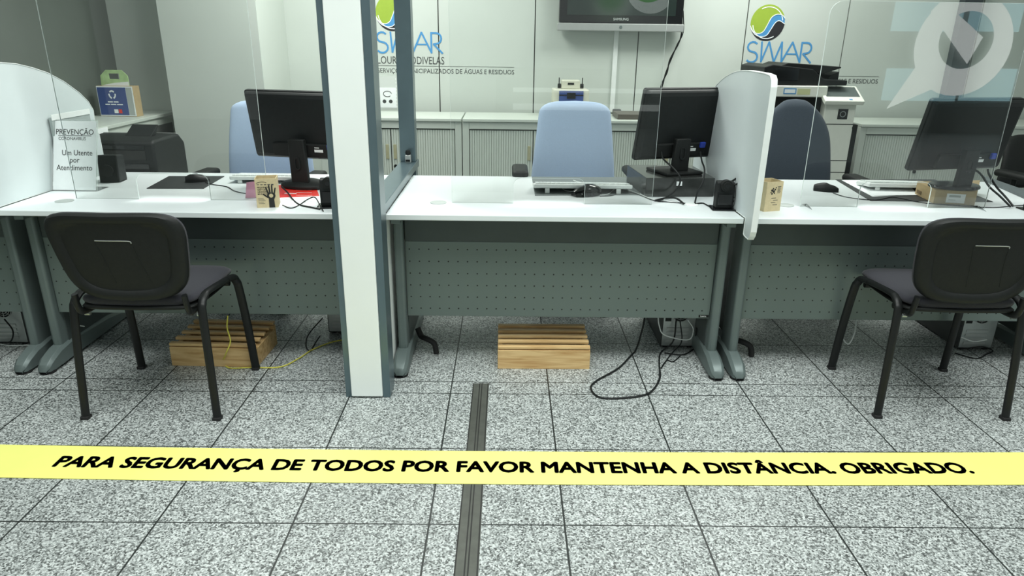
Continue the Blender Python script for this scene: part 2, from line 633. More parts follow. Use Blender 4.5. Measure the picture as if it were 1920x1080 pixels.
# white round decal with a pointer, stuck on those windows
filmw = emis('backlit_white_film', (0.95, 1.0, 0.97), 3.4)  # emission stands in for daylight coming through the film
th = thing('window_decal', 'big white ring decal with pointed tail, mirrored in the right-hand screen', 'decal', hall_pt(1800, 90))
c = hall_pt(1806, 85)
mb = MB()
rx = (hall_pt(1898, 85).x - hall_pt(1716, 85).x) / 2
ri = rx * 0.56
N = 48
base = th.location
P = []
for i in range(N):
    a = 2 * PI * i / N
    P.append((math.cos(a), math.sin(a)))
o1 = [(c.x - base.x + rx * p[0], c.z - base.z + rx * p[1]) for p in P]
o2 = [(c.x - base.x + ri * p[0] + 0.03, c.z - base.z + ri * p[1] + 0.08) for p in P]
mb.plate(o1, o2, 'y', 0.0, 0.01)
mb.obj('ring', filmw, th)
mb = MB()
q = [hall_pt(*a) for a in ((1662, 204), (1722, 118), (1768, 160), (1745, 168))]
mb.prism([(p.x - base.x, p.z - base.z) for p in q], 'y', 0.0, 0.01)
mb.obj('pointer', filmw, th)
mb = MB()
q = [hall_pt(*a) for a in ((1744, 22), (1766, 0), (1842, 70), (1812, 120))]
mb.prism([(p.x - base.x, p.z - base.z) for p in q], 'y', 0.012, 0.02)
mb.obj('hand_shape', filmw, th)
# green and white round board in the hall, emission added so its mirror image shows
c = hall_pt(1222, -26)
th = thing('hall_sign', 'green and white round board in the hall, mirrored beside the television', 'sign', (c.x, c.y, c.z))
MB().cyl((0, 0, 0), 0.42, 0.02, 'y', 40).obj('backing', emis('glowing_white', (0.9, 1, 0.95), 2.2), th)
MB().cyl((-0.05, 0.021, 0.08), 0.33, 0.01, 'y', 40).obj('disc', emis('glowing_green', (0.16, 0.62, 0.10), 2.0), th)

# ================================================================== TAPE ON THE FLOOR
def bow(x):
    return 0.0055 * x * x


def tape_y(p):
    return Vector((p.x, p.y + bow(p.x), p.z))


mb = MB()
NX = 36
rings = []
for i in range(NX + 1):
    x = -2.6 + 5.2 * i / NX
    y0, y1 = 2.012 + bow(x), 2.213 + bow(x)
    rings.append([(x, y0, 0.0018), (x, y1, 0.0018), (x, y1, 0.0031), (x, y0, 0.0031)])
mb.rings(rings)
tape = mb.obj('distance_tape', YTAPE)
tag(tape, 'yellow floor tape asking for distance, running across the grey tiles', 'floor tape')
TT = 'PARA SEGURANÇA DE TODOS POR FAVOR MANTENHA A DISTÂNCIA. OBRIGADO.'
o = text('lettering', TT, 0.1, INK, tape, Matrix.Identity(4), fat=0.0041, fn=None, extrude=0.0002)
xs_ = [v.co.x for v in o.data.vertices]
ys_ = sorted(v.co.y for v in o.data.vertices)
x0, x1 = min(xs_), max(xs_)
caph = 0.0729
for v in o.data.vertices:
    x = -1.605 + (v.co.x - x0) / (x1 - x0) * (1.695 + 1.605)
    y = 2.082 + v.co.y / caph * 0.066
    v.co = (x, y + bow(x), v.co.z + 0.0036)

# ================================================================== DESKS
DY0, DY1 = 2.815, 3.70


def desk_leg(parent, x, side):
    """T-foot leg; side = +1 if the desk lies to the right of it"""
    g = MB()
    prof = [(2.925, 0.73), (3.06, 0.73), (3.06, 0.07), (2.925, 0.07)]
    g.prism(prof, 'x', x - 0.021, x + 0.021)
    lg = g.obj('leg', GREYMETAL, parent, 0.012, smooth=True, seg=3)
    f = MB()
    rings = []
    for y, hw, z0, z1 in ((2.795, 0.016, 0.014, 0.024), (2.808, 0.028, 0.012, 0.045), (2.84, 0.034, 0.012, 0.068), (2.90, 0.034, 0.012, 0.088), (3.0, 0.032, 0.014, 0.10), (3.3, 0.03, 0.014, 0.085), (3.52, 0.026, 0.012, 0.05), (3.545, 0.018, 0.014, 0.03)):
        rings.append([(x - hw, y, z0), (x - hw, y, z1 - 0.014), (x - hw * 0.6, y, z1), (x + hw * 0.6, y, z1), (x + hw, y, z1 - 0.014), (x + hw, y, z0)])
    f.rings(rings)
    ft = f.obj('foot', GREYMETAL, lg, 0.003, smooth=True)
    MB().cyl((x, 2.832, 0), 0.033, 0.013, n=20).obj('glide', RUBBER, lg)
    MB().cyl((x, 3.5, 0), 0.026, 0.013, n=20).obj('glide', RUBBER, lg)
    # upper bracket arm under the top
    bx('bracket', GREYMETAL, x - 0.02, x + 0.02, 2.87, 3.6, 0.70, 0.7295, lg, 0.003)
    # inner cover plate, dark
    bx('cover_plate', DARKMETAL, x + side * 0.0215 - 0.003, x + side * 0.0215 + 0.003, 2.98, 3.35, 0.09, 0.70, lg, 0.002)


def make_desk(x0, x1, label, xl=None, xr=None, logo=False):
    t = thing('service_desk', label, 'desk', (0, 0, 0), 0, 'service desks in a row')
    MB().box(x0, x1, DY0, DY1, 0.7305, DZ).obj('tabletop', WHITE, t, 0.003, seg=2)
    xl = x0 + 0.045 if xl is None else xl
    xr = x1 - 0.045 if xr is None else xr
    desk_leg(t, xl, 1)
    desk_leg(t, xr, -1)
    MB().box(xl + 0.024, xr - 0.024, 2.955, 2.972, 0.243, 0.60).obj('modesty_panel', perforated_mat(xl + 0.129, 0.281), t, 0.002)
    bx('cable_tray', DARKMETAL, xl + 0.024, xr - 0.024, 2.953, 3.20, 0.6005, 0.70, t, 0.003)
    if logo:
        o = bx('maker_plate', BLACKM, xr - 0.073, xr - 0.027, 2.9525, 2.9549, 0.249, 0.2605, t)
        text('lettering', 'Levira', 0.011, WPLAST, o, FRONT(xr - 0.066, 2.952, 0.2515), extrude=0.0002)
    return t


desk_b = make_desk(-0.505, 0.998, 'middle white desk with perforated grey panel, a black cable loop trailing below', -0.474, 0.968, True)
desk_a = make_desk(-2.132, -0.60, 'white desk left of the white post, carrying the coronavirus notice', -2.075, -0.64)
desk_c = make_desk(1.027, 2.66, 'white desk right of the curved divider, carrying a brown carton', 1.066, 2.60)
# the desk further left shows only its end
desk_z = make_desk(-2.74, -2.160, 'desk at the left edge, only its end leg and panel in view', -2.70, -2.182)
# cable snakes: curved black guide under desks
for d, x in ((desk_b, -0.43), (desk_c, 1.115)):
    MB().tube([(x, 3.12, 0.11), (x + 0.02, 3.10, 0.075), (x + 0.05, 3.08, 0.07), (x + 0.085, 3.07, 0.05), (x + 0.095, 3.065, 0.0)], 0.014, 10).obj('cable_guide', RUBBER, d, smooth=True)

# end dividers standing between desks
def divider(x0, x1, pts, label, name='desk_divider'):
    t = thing(name, label, 'desk divider', (0, 0, 0))
    MB().prism(pts, 'x', x0 + 0.002, x1 - 0.002).obj('panel', WHITE2, t, 0.0015)
    # white edge banding around the panel's front and top
    mb = MB()
    n = len(pts)
    c = Vector((sum(p[0] for p in pts) / n, sum(p[1] for p in pts) / n))
    out, inn = [], []
    for i in range(n):
        a, b, cc = Vector(pts[i - 1]), Vector(pts[i]), Vector(pts[(i + 1) % n])
        t1, t2 = (b - a).normalized(), (cc - b).normalized()
        nn = Vector((-(t1 + t2).y, (t1 + t2).x))
        nn.normalize()
        if (b - c).dot(nn) < 0:
            nn = -nn
        out.append(tuple(b + nn * 0.003))
        inn.append(tuple(b - nn * 0.0005))
    mb.plate(out, inn, 'x', x0, x1)
    mb.obj('edge_band', WPLAST, t, 0.001)
    return t


def arc_top(yf, zt, yb, zb, n=14):
    """rounded top running back and down"""
    pts = []
    for i in range(n + 1):
        a = PI / 2 * i / n
        pts.append((yf + (yb - yf) * math.sin(a), zb + (zt - zb) * math.cos(a)))
    return pts


R = [(2.735, 0.70), (2.728, 0.72), (2.72, 1.29), (2.726, 1.315), (2.745, 1.33), (2.80, 1.335)] + arc_top(3.0, 1.338, 3.70, 0.95)[0:] + [(3.71, 0.757), (2.813, 0.757), (2.813, 0.69), (2.80, 0.685), (2.75, 0.683)]
divider(1.000, 1.025, R, 'white curved desk divider between the middle and right desks')
Lp = [(2.72, 0.70), (2.715, 0.72), (2.715, 1.30), (2.72, 1.335), (2.74, 1.35), (2.85, 1.355)]
for u_, v_ in ((0, 118), (30, 120), (60, 127), (90, 137), (120, 153), (150, 175), (166, 191), (175, 206), (180, 240)):
    p = at(u_, v_, 0, -2.134)
    Lp.append((p.y, p.z))
Lp += [(Lp[-1][0] + 0.02, 0.95), (Lp[-1][0] + 0.025, 0.757), (2.813, 0.757), (2.813, 0.70)]
divider(-2.158, -2.134, Lp, 'tall white curved desk divider at the left edge of the photo')

# ================================================================== GLAZED PARTITION BETWEEN LEFT AND MIDDLE DESK
t = thing('glazed_partition', 'white post with blue-grey framed opening between left and middle desks', 'partition', (0, 0, 0))
MB().box(-0.652, -0.520, 2.612, 2.74, 0.008, 3.2).obj('post', POST, t, 0.004, seg=3)
bx('post_channel', STEELBLUE, -0.678, -0.6525, 2.622, 2.735, 0, 3.2, t, 0.002)
bx('post_channel', STEELBLUE, -0.5195, -0.488, 2.622, 2.735, 0, 3.2, t, 0.002)
bx('lower_panel', POST, -0.59, -0.512, 2.7405, 3.80, 0.02, 0.728, t, 0.002)
bx('bottom_rail', STEELBLUE, -0.598, -0.506, 2.7405, 3.98, 0.757, 0.797, t, 0.002)
bx('far_post', STEELBLUE, -0.598, -0.512, 3.8805, 3.97, 0.7975, 3.2, t, 0.003)
bx('far_foot', STEELBLUE, -0.59, -0.512, 3.88, 3.97, 0, 0.7565, t, 0.003)
bx('top_rail', STEELBLUE, -0.598, -0.506, 2.7405, 3.8795, 2.55, 2.62, t, 0.002)
bx('sealing_strip', SILVER, -0.511, -0.505, 2.7405, 2.80, 0.7975, 2.54, t, 0.001)
# small silver gadget standing on the rail by the far post
p = at(757, 299, 2, 0.797)
g = thing('web_camera', 'small silver and black web camera on the partition rail', 'camera', (-0.548, 3.845, 0.797))
MB().box(-0.016, 0.016, -0.014, 0.014, 0, 0.045).obj('body', SILVER, g, 0.006, seg=3, smooth=True)
MB().box(-0.012, 0.012, -0.017, -0.0145, 0.008, 0.020).obj('slot', BLACK, g, 0.001)
MB().lathe([(0.001, 0.046), (0.013, 0.046), (0.016, 0.056), (0.012, 0.068), (0.001, 0.071)], n=16).obj('head', BLACK, g, smooth=True)

# ================================================================== ACRYLIC SCREENS
def screen(xl, xr, xc, label, zt=1.70, feet=False):
    Y0, Y1 = 3.048, 3.053
    t = thing('acrylic_screen', label, 'screen', (0, 0, 0), 0, 'clear acrylic screens on the desks')
    r = 0.05
    pts = []
    sl0, sl1, sz, sr = xc - 0.16, xc + 0.16, DZ + 0.115, 0.035
    pts += [(xl, DZ + 0.0005), (sl0, DZ + 0.0005)]
    for i in range(6):
        a = PI - PI / 2 * i / 5
        pts.append((sl0 + sr + sr * math.cos(a), sz - sr + sr * math.sin(a)))
    for i in range(6):
        a = PI / 2 - PI / 2 * i / 5
        pts.append((sl1 - sr + sr * math.cos(a), sz - sr + sr * math.sin(a)))
    pts += [(sl1, DZ + 0.0005), (xr, DZ + 0.0005)]
    for i in range(6):
        a = PI / 2 * i / 5
        pts.append((xr - r + r * math.cos(a), zt - r + r * math.sin(a)))
    for i in range(6):
        a = PI / 2 + PI / 2 * i / 5
        pts.append((xl + r + r * math.cos(a), zt - r + r * math.sin(a)))
    MB().prism(pts, 'y', Y0, Y1).obj('sheet', ACRYL, t)
    # polished edge strip following the outline
    mb = MB()
    n = len(pts)
    q0, q1 = [], []
    for i in range(n):
        a, b, cc = Vector(pts[i - 1]), Vector(pts[i]), Vector(pts[(i + 1) % n])
        t1 = (b - a)
        t2 = (cc - b)
        t1 = t1.normalized() if t1.length > 1e-6 else t2.normalized()
        t2 = t2.normalized() if t2.length > 1e-6 else t1
        nn = Vector(((t1 + t2).y, -(t1 + t2).x)).normalized()
        q0.append(tuple(b + nn * 0.0002))
        q1.append(tuple(b - nn * 0.0006))
    mb.plate(q0, q1, 'y', Y0 - 0.0001, Y1 + 0.0001)
    mb.obj('polished_edge', ACEDGE, t)
    for x in ((xl + 0.03, xr - 0.03) if feet else ()):
        MB().prism([(2.99, DZ), (3.047, DZ), (3.047, DZ + 0.012)], 'x', x - 0.0025, x + 0.0025).obj('foot', ACRYL, t)
        MB().prism([(3.1, DZ), (3.054, DZ), (3.054, DZ + 0.012)], 'x', x - 0.0025, x + 0.0025).obj('foot', ACRYL, t)
    return t


screen(-0.245, 0.655, 0.19, 'clear acrylic screen on the middle desk, before the blue chair and keyboard')
screen(1.325, 2.165, 1.745, 'clear acrylic screen on the right desk, mirroring a white ring', 1.615, True)
screen(-1.925, -1.068, -1.485, 'clear acrylic screen on the left desk, before the printer and mouse pad')

# ================================================================== GROMMETS
def grommet(u, v, m, label, r=0.037):
    p = at(u, v, 2, DZ)
    o = MB().lathe([(r * 0.2, 0.0), (r, 0.0), (r, 0.002), (r * 0.86, 0.0034), (0.002, 0.0034)], n=32).obj('cable_grommet', m, loc=(p.x, p.y, DZ + 0.0002), smooth=True)
    return tag(o, label, 'cable grommet')


grommet(822, 380, GREYPL, 'grey round grommet cap in the middle desk near the white post')
grommet(1473, 385, GREYPL, 'grey round grommet cap in the right desk by the curved divider')
grommet(121, 377, GREYPL, 'grey round grommet cap in the left desk before the notice')
grommet(1297, 384, WPLAST, 'white round grommet in the middle desk with cables', 0.03)

# ================================================================== VISITOR CHAIRS
def visitor_chair(loc, rz, label):
    t = thing('visitor_chair', label, 'chair', loc, rz, 'black visitor chairs')
    hw = 0.262
    for s in (-1, 1):
        # one bent side tube: rear foot, up, bend, forward, bend, front foot
        pts = [(s * hw, -0.225, 0.012), (s * (hw - 0.008), -0.205, 0.25), (s * (hw - 0.016), -0.185, 0.44), (s * (hw - 0.018), -0.172, 0.478), (s * (hw - 0.019), -0.145, 0.497), (s * (hw - 0.02), -0.10, 0.503), (s * (hw - 0.02), 0.08, 0.488)]
        MB().tube(pts, 0.0165, 14, flat=0.72, up=(0, 1, 0), sub=6).obj('leg', TUBE, t, smooth=True)
        MB().tube([(s * (hw - 0.02), 0.07, 0.487), (s * (hw - 0.018), 0.14, 0.478), (s * (hw - 0.016), 0.162, 0.455), (s * (hw - 0.012), 0.175, 0.42), (s * (hw - 0.006), 0.20, 0.25), (s * hw, 0.222, 0.012)], 0.0185, 14, flat=0.72, up=(0, 1, 0), sub=6).obj('leg', TUBE, t, smooth=True)
        MB().box(s * hw - 0.0165, s * hw + 0.0165, -0.241, -0.209, 0, 0.014).obj('foot_cap', RUBBER, t, 0.003)
        MB().box(s * hw - 0.0165, s * hw + 0.0165, 0.206, 0.238, 0, 0.014).obj('foot_cap', RUBBER, t, 0.003)
        MB().cyl((s * (hw - 0.045), -0.165, 0.43), 0.008, 0.02, 'x', 10).obj('bolt', STEEL, t)
        # back support bracket rising from the rear cross bar
        MB().tube([(s * 0.2, -0.10, 0.445), (s * 0.205, -0.19, 0.45), (s * 0.207, -0.215, 0.48), (s * 0.205, -0.222, 0.53)], 0.0145, 12, flat=0.7, up=(1, 0, 0)).obj('back_support', TUBE, t, smooth=True)
    MB().tube([(-hw + 0.03, -0.12, 0.455), (hw - 0.03, -0.12, 0.455)], 0.013, 10, smooth=False).tube([(-hw + 0.03, 0.13, 0.455), (hw - 0.03, 0.13, 0.455)], 0.013, 10, smooth=False).obj('cross_bars', TUBE, t, smooth=True)
    # seat pad: upholstered top over a plastic shell
    def slab(z0, z1, gx, gy0, gy1, dip):
        g = MB()
        rings = []
        N = 14
        for i in range(N + 1):
            y = gy0 + (gy1 - gy0) * i / N
            k = 2 * i / N - 1
            wv = gx * (1 - 0.10 * max(0, -k) ** 3 - 0.03 * max(0, k) ** 4)
            if i in (0, N):
                wv *= 0.93
            zz = dip * (k * k) - (0.012 if k > 0.7 else 0) * (k - 0.7) * 3
            ring = []
            for (a, b) in ((-1, 0.5), (-0.95, 0.0), (0, -0.1), (0.95, 0.0), (1, 0.5), (0.93, 0.95), (0.5, 1.0), (0, 0.93), (-0.5, 1.0), (-0.93, 0.95)):
                ring.append((a * wv, y, z0 + zz + (z1 - z0) * b))
            rings.append(ring)
        g.rings(rings)
        return g
    slab(0.468, 0.512, 0.232, -0.205, 0.225, 0.006).obj('seat', FABRIC, t, smooth=True, subsurf=1)
    slab(0.452, 0.472, 0.236, -0.21, 0.228, 0.006).obj('seat_shell', BLACKM, t, smooth=True, subsurf=1)
    # backrest: curved shell, wide rounded top, narrower bottom
    def back_outline(u):
        """u in 0..1 around, returns (x, z) superellipse-like outline"""
        a = 2 * PI * u
        ca, sa = math.cos(a), math.sin(a)
        e = 0.45
        x = math.copysign(abs(ca) ** e, ca)
        z = math.copysign(abs(sa) ** e, sa)
        hwid = 0.262 - 0.036 * (1 - z) / 2 - 0.012 * (1 - z) * (1 - z) / 4
        zz = 0.170 * z
        if z > 0:
            zz += 0.008 * (abs(x) ** 2) * z - 0.004
        else:
            zz -= 0.020 * (1 - x * x)
        return hwid * x, zz
    def surf(x, z, d):
        # curvature about the vertical axis and lean
        y = -0.255 - 0.13 * (z / 0.34) * 0.55 + 0.55 * x * x + d
        return (x, y, 0.69 + z)
    def layer(scs_d, name, m, flip=1):
        g = MB()
        NU = 48
        rings = []
        for (sc_, d) in scs_d:
            rings.append([surf(back_outline(i / NU)[0] * sc_, back_outline(i / NU)[1] * sc_, d) for i in range(NU)])
        g.rings(rings, caps=True)
        return g.obj(name, m, t, smooth=True)
    shell = layer([(0.001, 0.0), (0.3, 0.0), (0.55, 0.0), (0.70, 0.0), (0.76, -0.001), (0.79, -0.008), (0.84, -0.013), (0.90, -0.015), (0.955, -0.013), (0.985, -0.005), (1.0, 0.006), (0.99, 0.014), (0.97, 0.016)], 'back_shell', BLACKM)
    layer([(0.985, 0.014), (0.99, 0.024), (0.96, 0.036), (0.85, 0.043), (0.5, 0.046), (0.001, 0.046)], 'backrest', FABRIC)
    # moulded grip slot and inset rib lines on the shell
    def on(x, z, d=-0.001):
        return surf(x, z, d)
    MB().tube([on(-0.062, 0.062), on(-0.03, 0.062), on(0.0, 0.062), on(0.03, 0.062), on(0.062, 0.060), on(0.066, 0.052)], 0.0019, 6).obj('grip_edge', SILVER, shell, smooth=True)
    MB().tube([on(-0.066, 0.055, 0.001), on(-0.05, -0.02, 0.001), on(-0.035, -0.11, 0.001)], 0.0024, 6).obj('rib', BLACKM, shell, smooth=True)
    MB().tube([on(0.066, 0.05, 0.001), on(0.075, -0.02, 0.001), on(0.095, -0.11, 0.001)], 0.0024, 6).obj('rib', BLACKM, shell, smooth=True)
    return t


vc1 = visitor_chair((-1.412, 2.655, 0), 0.0, 'black visitor chair at the left desk, back turned to the viewer')
vc2 = copy_tree(vc1)
vc2.location = (1.805, 2.71, 0)
vc2.rotation_euler = (0, 0, -0.02)
vc2['label'] = 'black visitor chair at the right desk, near the right edge'

# ================================================================== OFFICE CHAIRS
def office_chair(loc, rz, m, label, top=1.12, wt=0.42, wb=0.50, zb=0.60, roundtop=0.45, name='office_chair', az=0.0):
    t = thing(name, label, 'office chair', loc, rz)
    # back: rounded cushion
    g = MB()
    rings = []
    N = 22
    for i in range(N + 1):
        k = i / N
        z = zb + (top - zb) * k
        if k > 1 - roundtop * 0.3:
            q = (k - (1 - roundtop * 0.3)) / (roundtop * 0.3)
            f = (1 - q ** 2.6) ** 0.38 if q < 1 else 0.45
            f = max(f, 0.62) if roundtop < 1 else max(0.3, (1 - min(1, q) ** 2.2) ** 0.5)
        elif k < 0.06:
            f = 0.9 + k / 0.06 * 0.1
        else:
            f = 1
        hwid = (wb + (wt - wb) * k ** 1.2) / 2 * f
        th_ = 0.035 if 0 < i < N else 0.012
        y0 = -0.02 * math.sin(k * PI) + 0.05 * k
        ring = []
        for j in range(16):
            a = 2 * PI * j / 16
            ca, sa = math.cos(a), math.sin(a)
            x = hwid * math.copysign(abs(ca) ** 0.55, ca)
            y = th_ * math.copysign(abs(sa) ** 0.8, sa) - 0.35 * x * x
            ring.append((x, y0 + y, z))
        rings.append(ring)
    g.rings(rings)
    g.obj('backrest', m, t, smooth=True, subsurf=1)
    # seat in front of the back (towards the desk, -y)
    g = MB()
    rings = []
    for i in range(9):
        k = i / 8
        y = -0.46 + 0.44 * k
        hwid = 0.25 * (0.9 if i in (0, 8) else 1)
        th_ = 0.03 if i in (0, 8) else 0.045
        rings.append([(hwid * math.copysign(abs(math.cos(a)) ** 0.5, math.cos(a)), y, 0.48 + th_ * math.copysign(abs(math.sin(a)) ** 0.7, math.sin(a))) for a in [2 * PI * j / 16 for j in range(16)]])
    g.rings(rings)
    g.obj('seat', m, t, smooth=True, subsurf=1)
    for s in (-1, 1):
        MB().tube([(s * 0.2, -0.2, 0.43), (s * 0.28, -0.2, 0.45), (s * 0.305, -0.2, 0.52), (s * 0.30, -0.2, 0.70 + az)], 0.019, 10, flat=0.6).obj('arm_post', BLACK, t, smooth=True)
        MB().box(s * 0.312 - 0.045, s * 0.312 + 0.045, -0.34, -0.09, 0.70 + az, 0.742 + az).obj('armrest', BLACKM, t, 0.02, seg=4, smooth=True)
    MB().tube([(0, -0.2, 0.43), (0, 0.0, 0.42), (0, 0.08, 0.47), (0, 0.07, 0.75)], 0.022, 10).obj('back_stem', BLACK, t, smooth=True)
    MB().cyl((0, -0.2, 0.09), 0.028, 0.35).obj('gas_lift', BLACK, t, smooth=True)
    g = MB()
    for k in range(5):
        a = 2 * PI * k / 5 + 0.3
        M = Matrix.Translation((0, -0.2, 0)) @ Matrix.Rotation(a, 4, 'Z')
        g.rings([[(0.0, -0.03, 0.075), (0.0, 0.03, 0.075), (0.0, 0.03, 0.13), (0.0, -0.03, 0.13)], [(0.29, -0.015, 0.06), (0.29, 0.015, 0.06), (0.29, 0.015, 0.085), (0.29, -0.015, 0.085)]], M=M)
    g.obj('star_base', BLACK, t, 0.004)
    for k in range(5):
        a = 2 * PI * k / 5 + 0.3
        M = Matrix.Translation((0.285 * math.cos(a), -0.2 + 0.285 * math.sin(a), 0.028)) @ Matrix.Rotation(a + 0.6, 4, 'Z')
        MB().cyl((-0.025, 0, 0), 0.028, 0.018, 'x', 18, M=M).cyl((0.007, 0, 0), 0.028, 0.018, 'x', 18, M=M).obj('caster', RUBBER, t, smooth=True)
    return t


office_chair((0.385, 4.02, 0), 0.0, BLUE, 'light blue office chair behind the middle desk', 1.125, 0.40, 0.51, 0.58, 0.35, az=0.045)
office_chair((-1.36, 4.02, 0), -0.08, BLUE, 'light blue office chair behind the left desk, partly hidden by the monitor', 1.11, 0.44, 0.53, 0.58, 0.3)
office_chair((1.65, 4.02, 0), 0.0, NAVY, 'navy office chair with high rounded back before the photocopier', 1.15, 0.36, 0.52, 0.55, 1.35, az=0.012)
office_chair((3.32, 4.35, 0), 0.15, BLACKM, 'black office chair at the far right behind the monitor', 0.93, 0.42, 0.5, 0.60, 0.8)

# ================================================================== MONITORS
def monitor(cx, cy, yaw, tilt, wid, hei, zc, zbase, base_r, label, label_side=1, plug_side=1, base='rect', drop=0.0):
    """the back of a flat monitor faces the visitor (-y)"""
    t = thing('monitor', label, 'monitor', (cx, cy, zbase), yaw)
    M = Matrix.Translation((0, 0, zc - zbase)) @ Matrix.Rotation(tilt, 4, 'X')
    hw, hh = wid / 2, hei / 2
    g = MB()
    g.prism(rrect(-hw, hw, -hh, hh, 0.012, 3), 'y', 0.0, 0.022, M=M)
    scr = g.obj('bezel', BLACK, t, 0.003, seg=2)
    # bulged rear housing
    g = MB()
    r0 = rrect(-hw + 0.004, hw - 0.004, -hh + 0.004, hh - 0.004, 0.012, 3)
    rings = [[(x, 0.001, z) for x, z in r0], [(x * 0.985, -0.012, z * 0.975) for x, z in r0], [(x * 0.965, -0.020, z * 0.94) for x, z in r0], [(x * 0.90, -0.026, z * 0.84) for x, z in r0]]
    g.rings(rings, M=M)
    g.obj('rear_housing', BLACK, t, 0.004, seg=2)
    MB().box(-hw + 0.015, hw - 0.015, 0.0225, 0.0235, -hh + 0.018, hh - 0.014, M=M).obj('screen', SCREEN, t)
    # connector recess block low on the back
    g = MB()
    g.box(-hw * 0.55, hw * 0.72, -0.042, -0.02, -hh * 0.86, -hh * 0.48, M=M)
    rc = g.obj('connector_block', BLACKM, t, 0.004)
    sx = label_side * hw * 0.36
    MB().box(sx - 0.022, sx + 0.022, -0.0432, -0.0425, -hh * 0.70, -hh * 0.62, M=M).obj('rating_label', WPLAST, rc)
    MB().box(sx - 0.020, sx + 0.004, -0.0432, -0.0425, -hh * 0.58, -hh * 0.555, M=M).obj('rating_label', WPLAST, rc)
    px = plug_side * hw * 0.60
    MB().box(px - 0.014, px + 0.014, -0.056, -0.0425, -hh * 0.60, -hh * 0.44, M=M).obj('plug', VGA, rc, 0.003)
    # stand neck and base
    zn = zc - zbase
    g = MB()
    g.rings([[(-0.045, -0.055, 0.012), (0.045, -0.055, 0.012), (0.045, -0.03, 0.012), (-0.045, -0.03, 0.012)],
             [(-0.043, -0.062, zn * 0.5), (0.043, -0.062, zn * 0.5), (0.043, -0.036, zn * 0.5), (-0.043, -0.036, zn * 0.5)],
             [(-0.04, -0.066, zn - hh * 0.35), (0.04, -0.066, zn - hh * 0.35), (0.04, -0.036, zn - hh * 0.35), (-0.04, -0.036, zn - hh * 0.35)]])
    nk = g.obj('stand_neck', BLACKM, t, 0.006, smooth=True, seg=3)
    o1 = rrect(-0.015, 0.015, zn * 0.30, zn * 0.30 + 0.062, 0.014, 4)
    o2 = rrect(-0.008, 0.008, zn * 0.30 + 0.007, zn * 0.30 + 0.055, 0.0075, 4)
    MB().plate(o1, o2, 'y', -0.066, -0.060).obj('cable_slot', BLACK, nk, 0.001)
    if base == 'round':
        MB().lathe([(0.01, 0.0), (base_r, 0.0), (base_r, 0.006), (base_r * 0.96, 0.012), (base_r * 0.4, 0.02), (0.01, 0.022)], n=40, sy=0.8).obj('stand_base', BLACKG, t, smooth=True)
    elif base == 'oval':
        MB().lathe([(0.01, 0.0), (base_r, 0.0), (base_r, 0.01), (base_r * 0.9, 0.02), (base_r * 0.5, 0.032), (0.01, 0.036)], n=40, sy=0.72).obj('stand_base', BLACKM, t, smooth=True)
    else:
        MB().box(-base_r, base_r, -0.10, 0.10, 0, 0.014).obj('stand_base', BLACKM, t, 0.005, seg=3)
    return t


monitor(0.822, 3.38, 0.33, 0.20, 0.425, 0.345, 1.075, 0.8455, 0.10, 'square black monitor seen from behind on a black box, middle desk', 1, 1, 'rect')
monitor(-0.985, 3.36, -0.22, 0.17, 0.53, 0.325, 1.05, 0.7605, 0.125, 'wide black monitor seen from behind on the left desk, partly behind the post', 1, 1, 'oval')
pc = at(1789, 347, 2, 0.83)
monitor(pc.x, pc.y, 0.22, 0.20, 0.50, 0.335, 1.062, 0.8225, 0.118, 'black monitor seen from behind on the brown carton, right desk', 1, 1, 'round')

# ================================================================== THINGS ON THE LEFT DESK
# notice stand
yN = 3.205
t = thing('notice_stand', 'white PREVENÇÃO notice in an acrylic stand on the left desk', 'notice', (-2.026, yN, DZ), -0.02)
Mn = Matrix.Translation((0, 0, 0)) @ Matrix.Rotation(-0.09, 4, 'X') @ Matrix.Shear('XZ', 4, (0, 0))
Mt = Matrix.Rotation(math.radians(-7), 4, 'X')
lean = 0.10


def NP(x, y, z):
    return (x + 0.28 * z * 0.36, y + lean * z, z)


g = MB()
g.rings([[NP(-0.105, 0, 0.003), NP(0.105, 0, 0.003), NP(0.105, 0.002, 0.003), NP(-0.105, 0.002, 0.003)], [NP(-0.105, 0, 0.315), NP(0.105, 0, 0.315), NP(0.105, 0.002, 0.315), NP(-0.105, 0.002, 0.315)]])
# keep the sheet upright: rebuild without shear
g.bm.clear()
Mn = Matrix.Rotation(math.radians(6), 4, 'X') @ Matrix.Rotation(math.radians(0), 4, 'Y')
Mn = Matrix.Rotation(-math.radians(19), 4, 'X')
g.box(-0.101, 0.101, 0.0, 0.0015, 0.004, 0.328, M=Mn)
sheet = g.obj('paper_sheet', PAPER, t)
MB().box(-0.104, 0.104, 0.0022, 0.004, 0.0, 0.332, M=Mn).obj('rear_sheet', ACRYL, t)
MB().box(-0.104, 0.104, 0.0018, 0.0042, 0.3325, 0.334, M=Mn).box(0.1042, 0.1055, 0.0018, 0.0042, 0, 0.3325, M=Mn).obj('polished_edge', ACEDGE, t)
MB().box(-0.107, 0.107, 0.0, 0.10, 0.0, 0.0025).obj('foot_plate', ACRYL, t)
for body, sz, x, z, m, bd in (('PREVENÇÃO', 0.036, 0.0, 0.252, INK, 0.0), ('CORONAVIRUS', 0.021, -0.012, 0.226, INKG, 0.0), ('Um Utente', 0.036, 0.012, 0.155, INK, 0), ('por', 0.036, 0.0, 0.121, INK, 0), ('Atendimento', 0.036, 0.0, 0.085, INK, 0)):
    text('lettering', body, sz, m, sheet, Mn @ FRONT(x, -0.0008, z + 0.012), sx=0.88, align='CENTER', bold=bd, extrude=0.0001)
MB().box(-0.078, 0.078, -0.0009, -0.0002, 0.2575, 0.2595, M=Mn).obj('underline', INK, sheet)

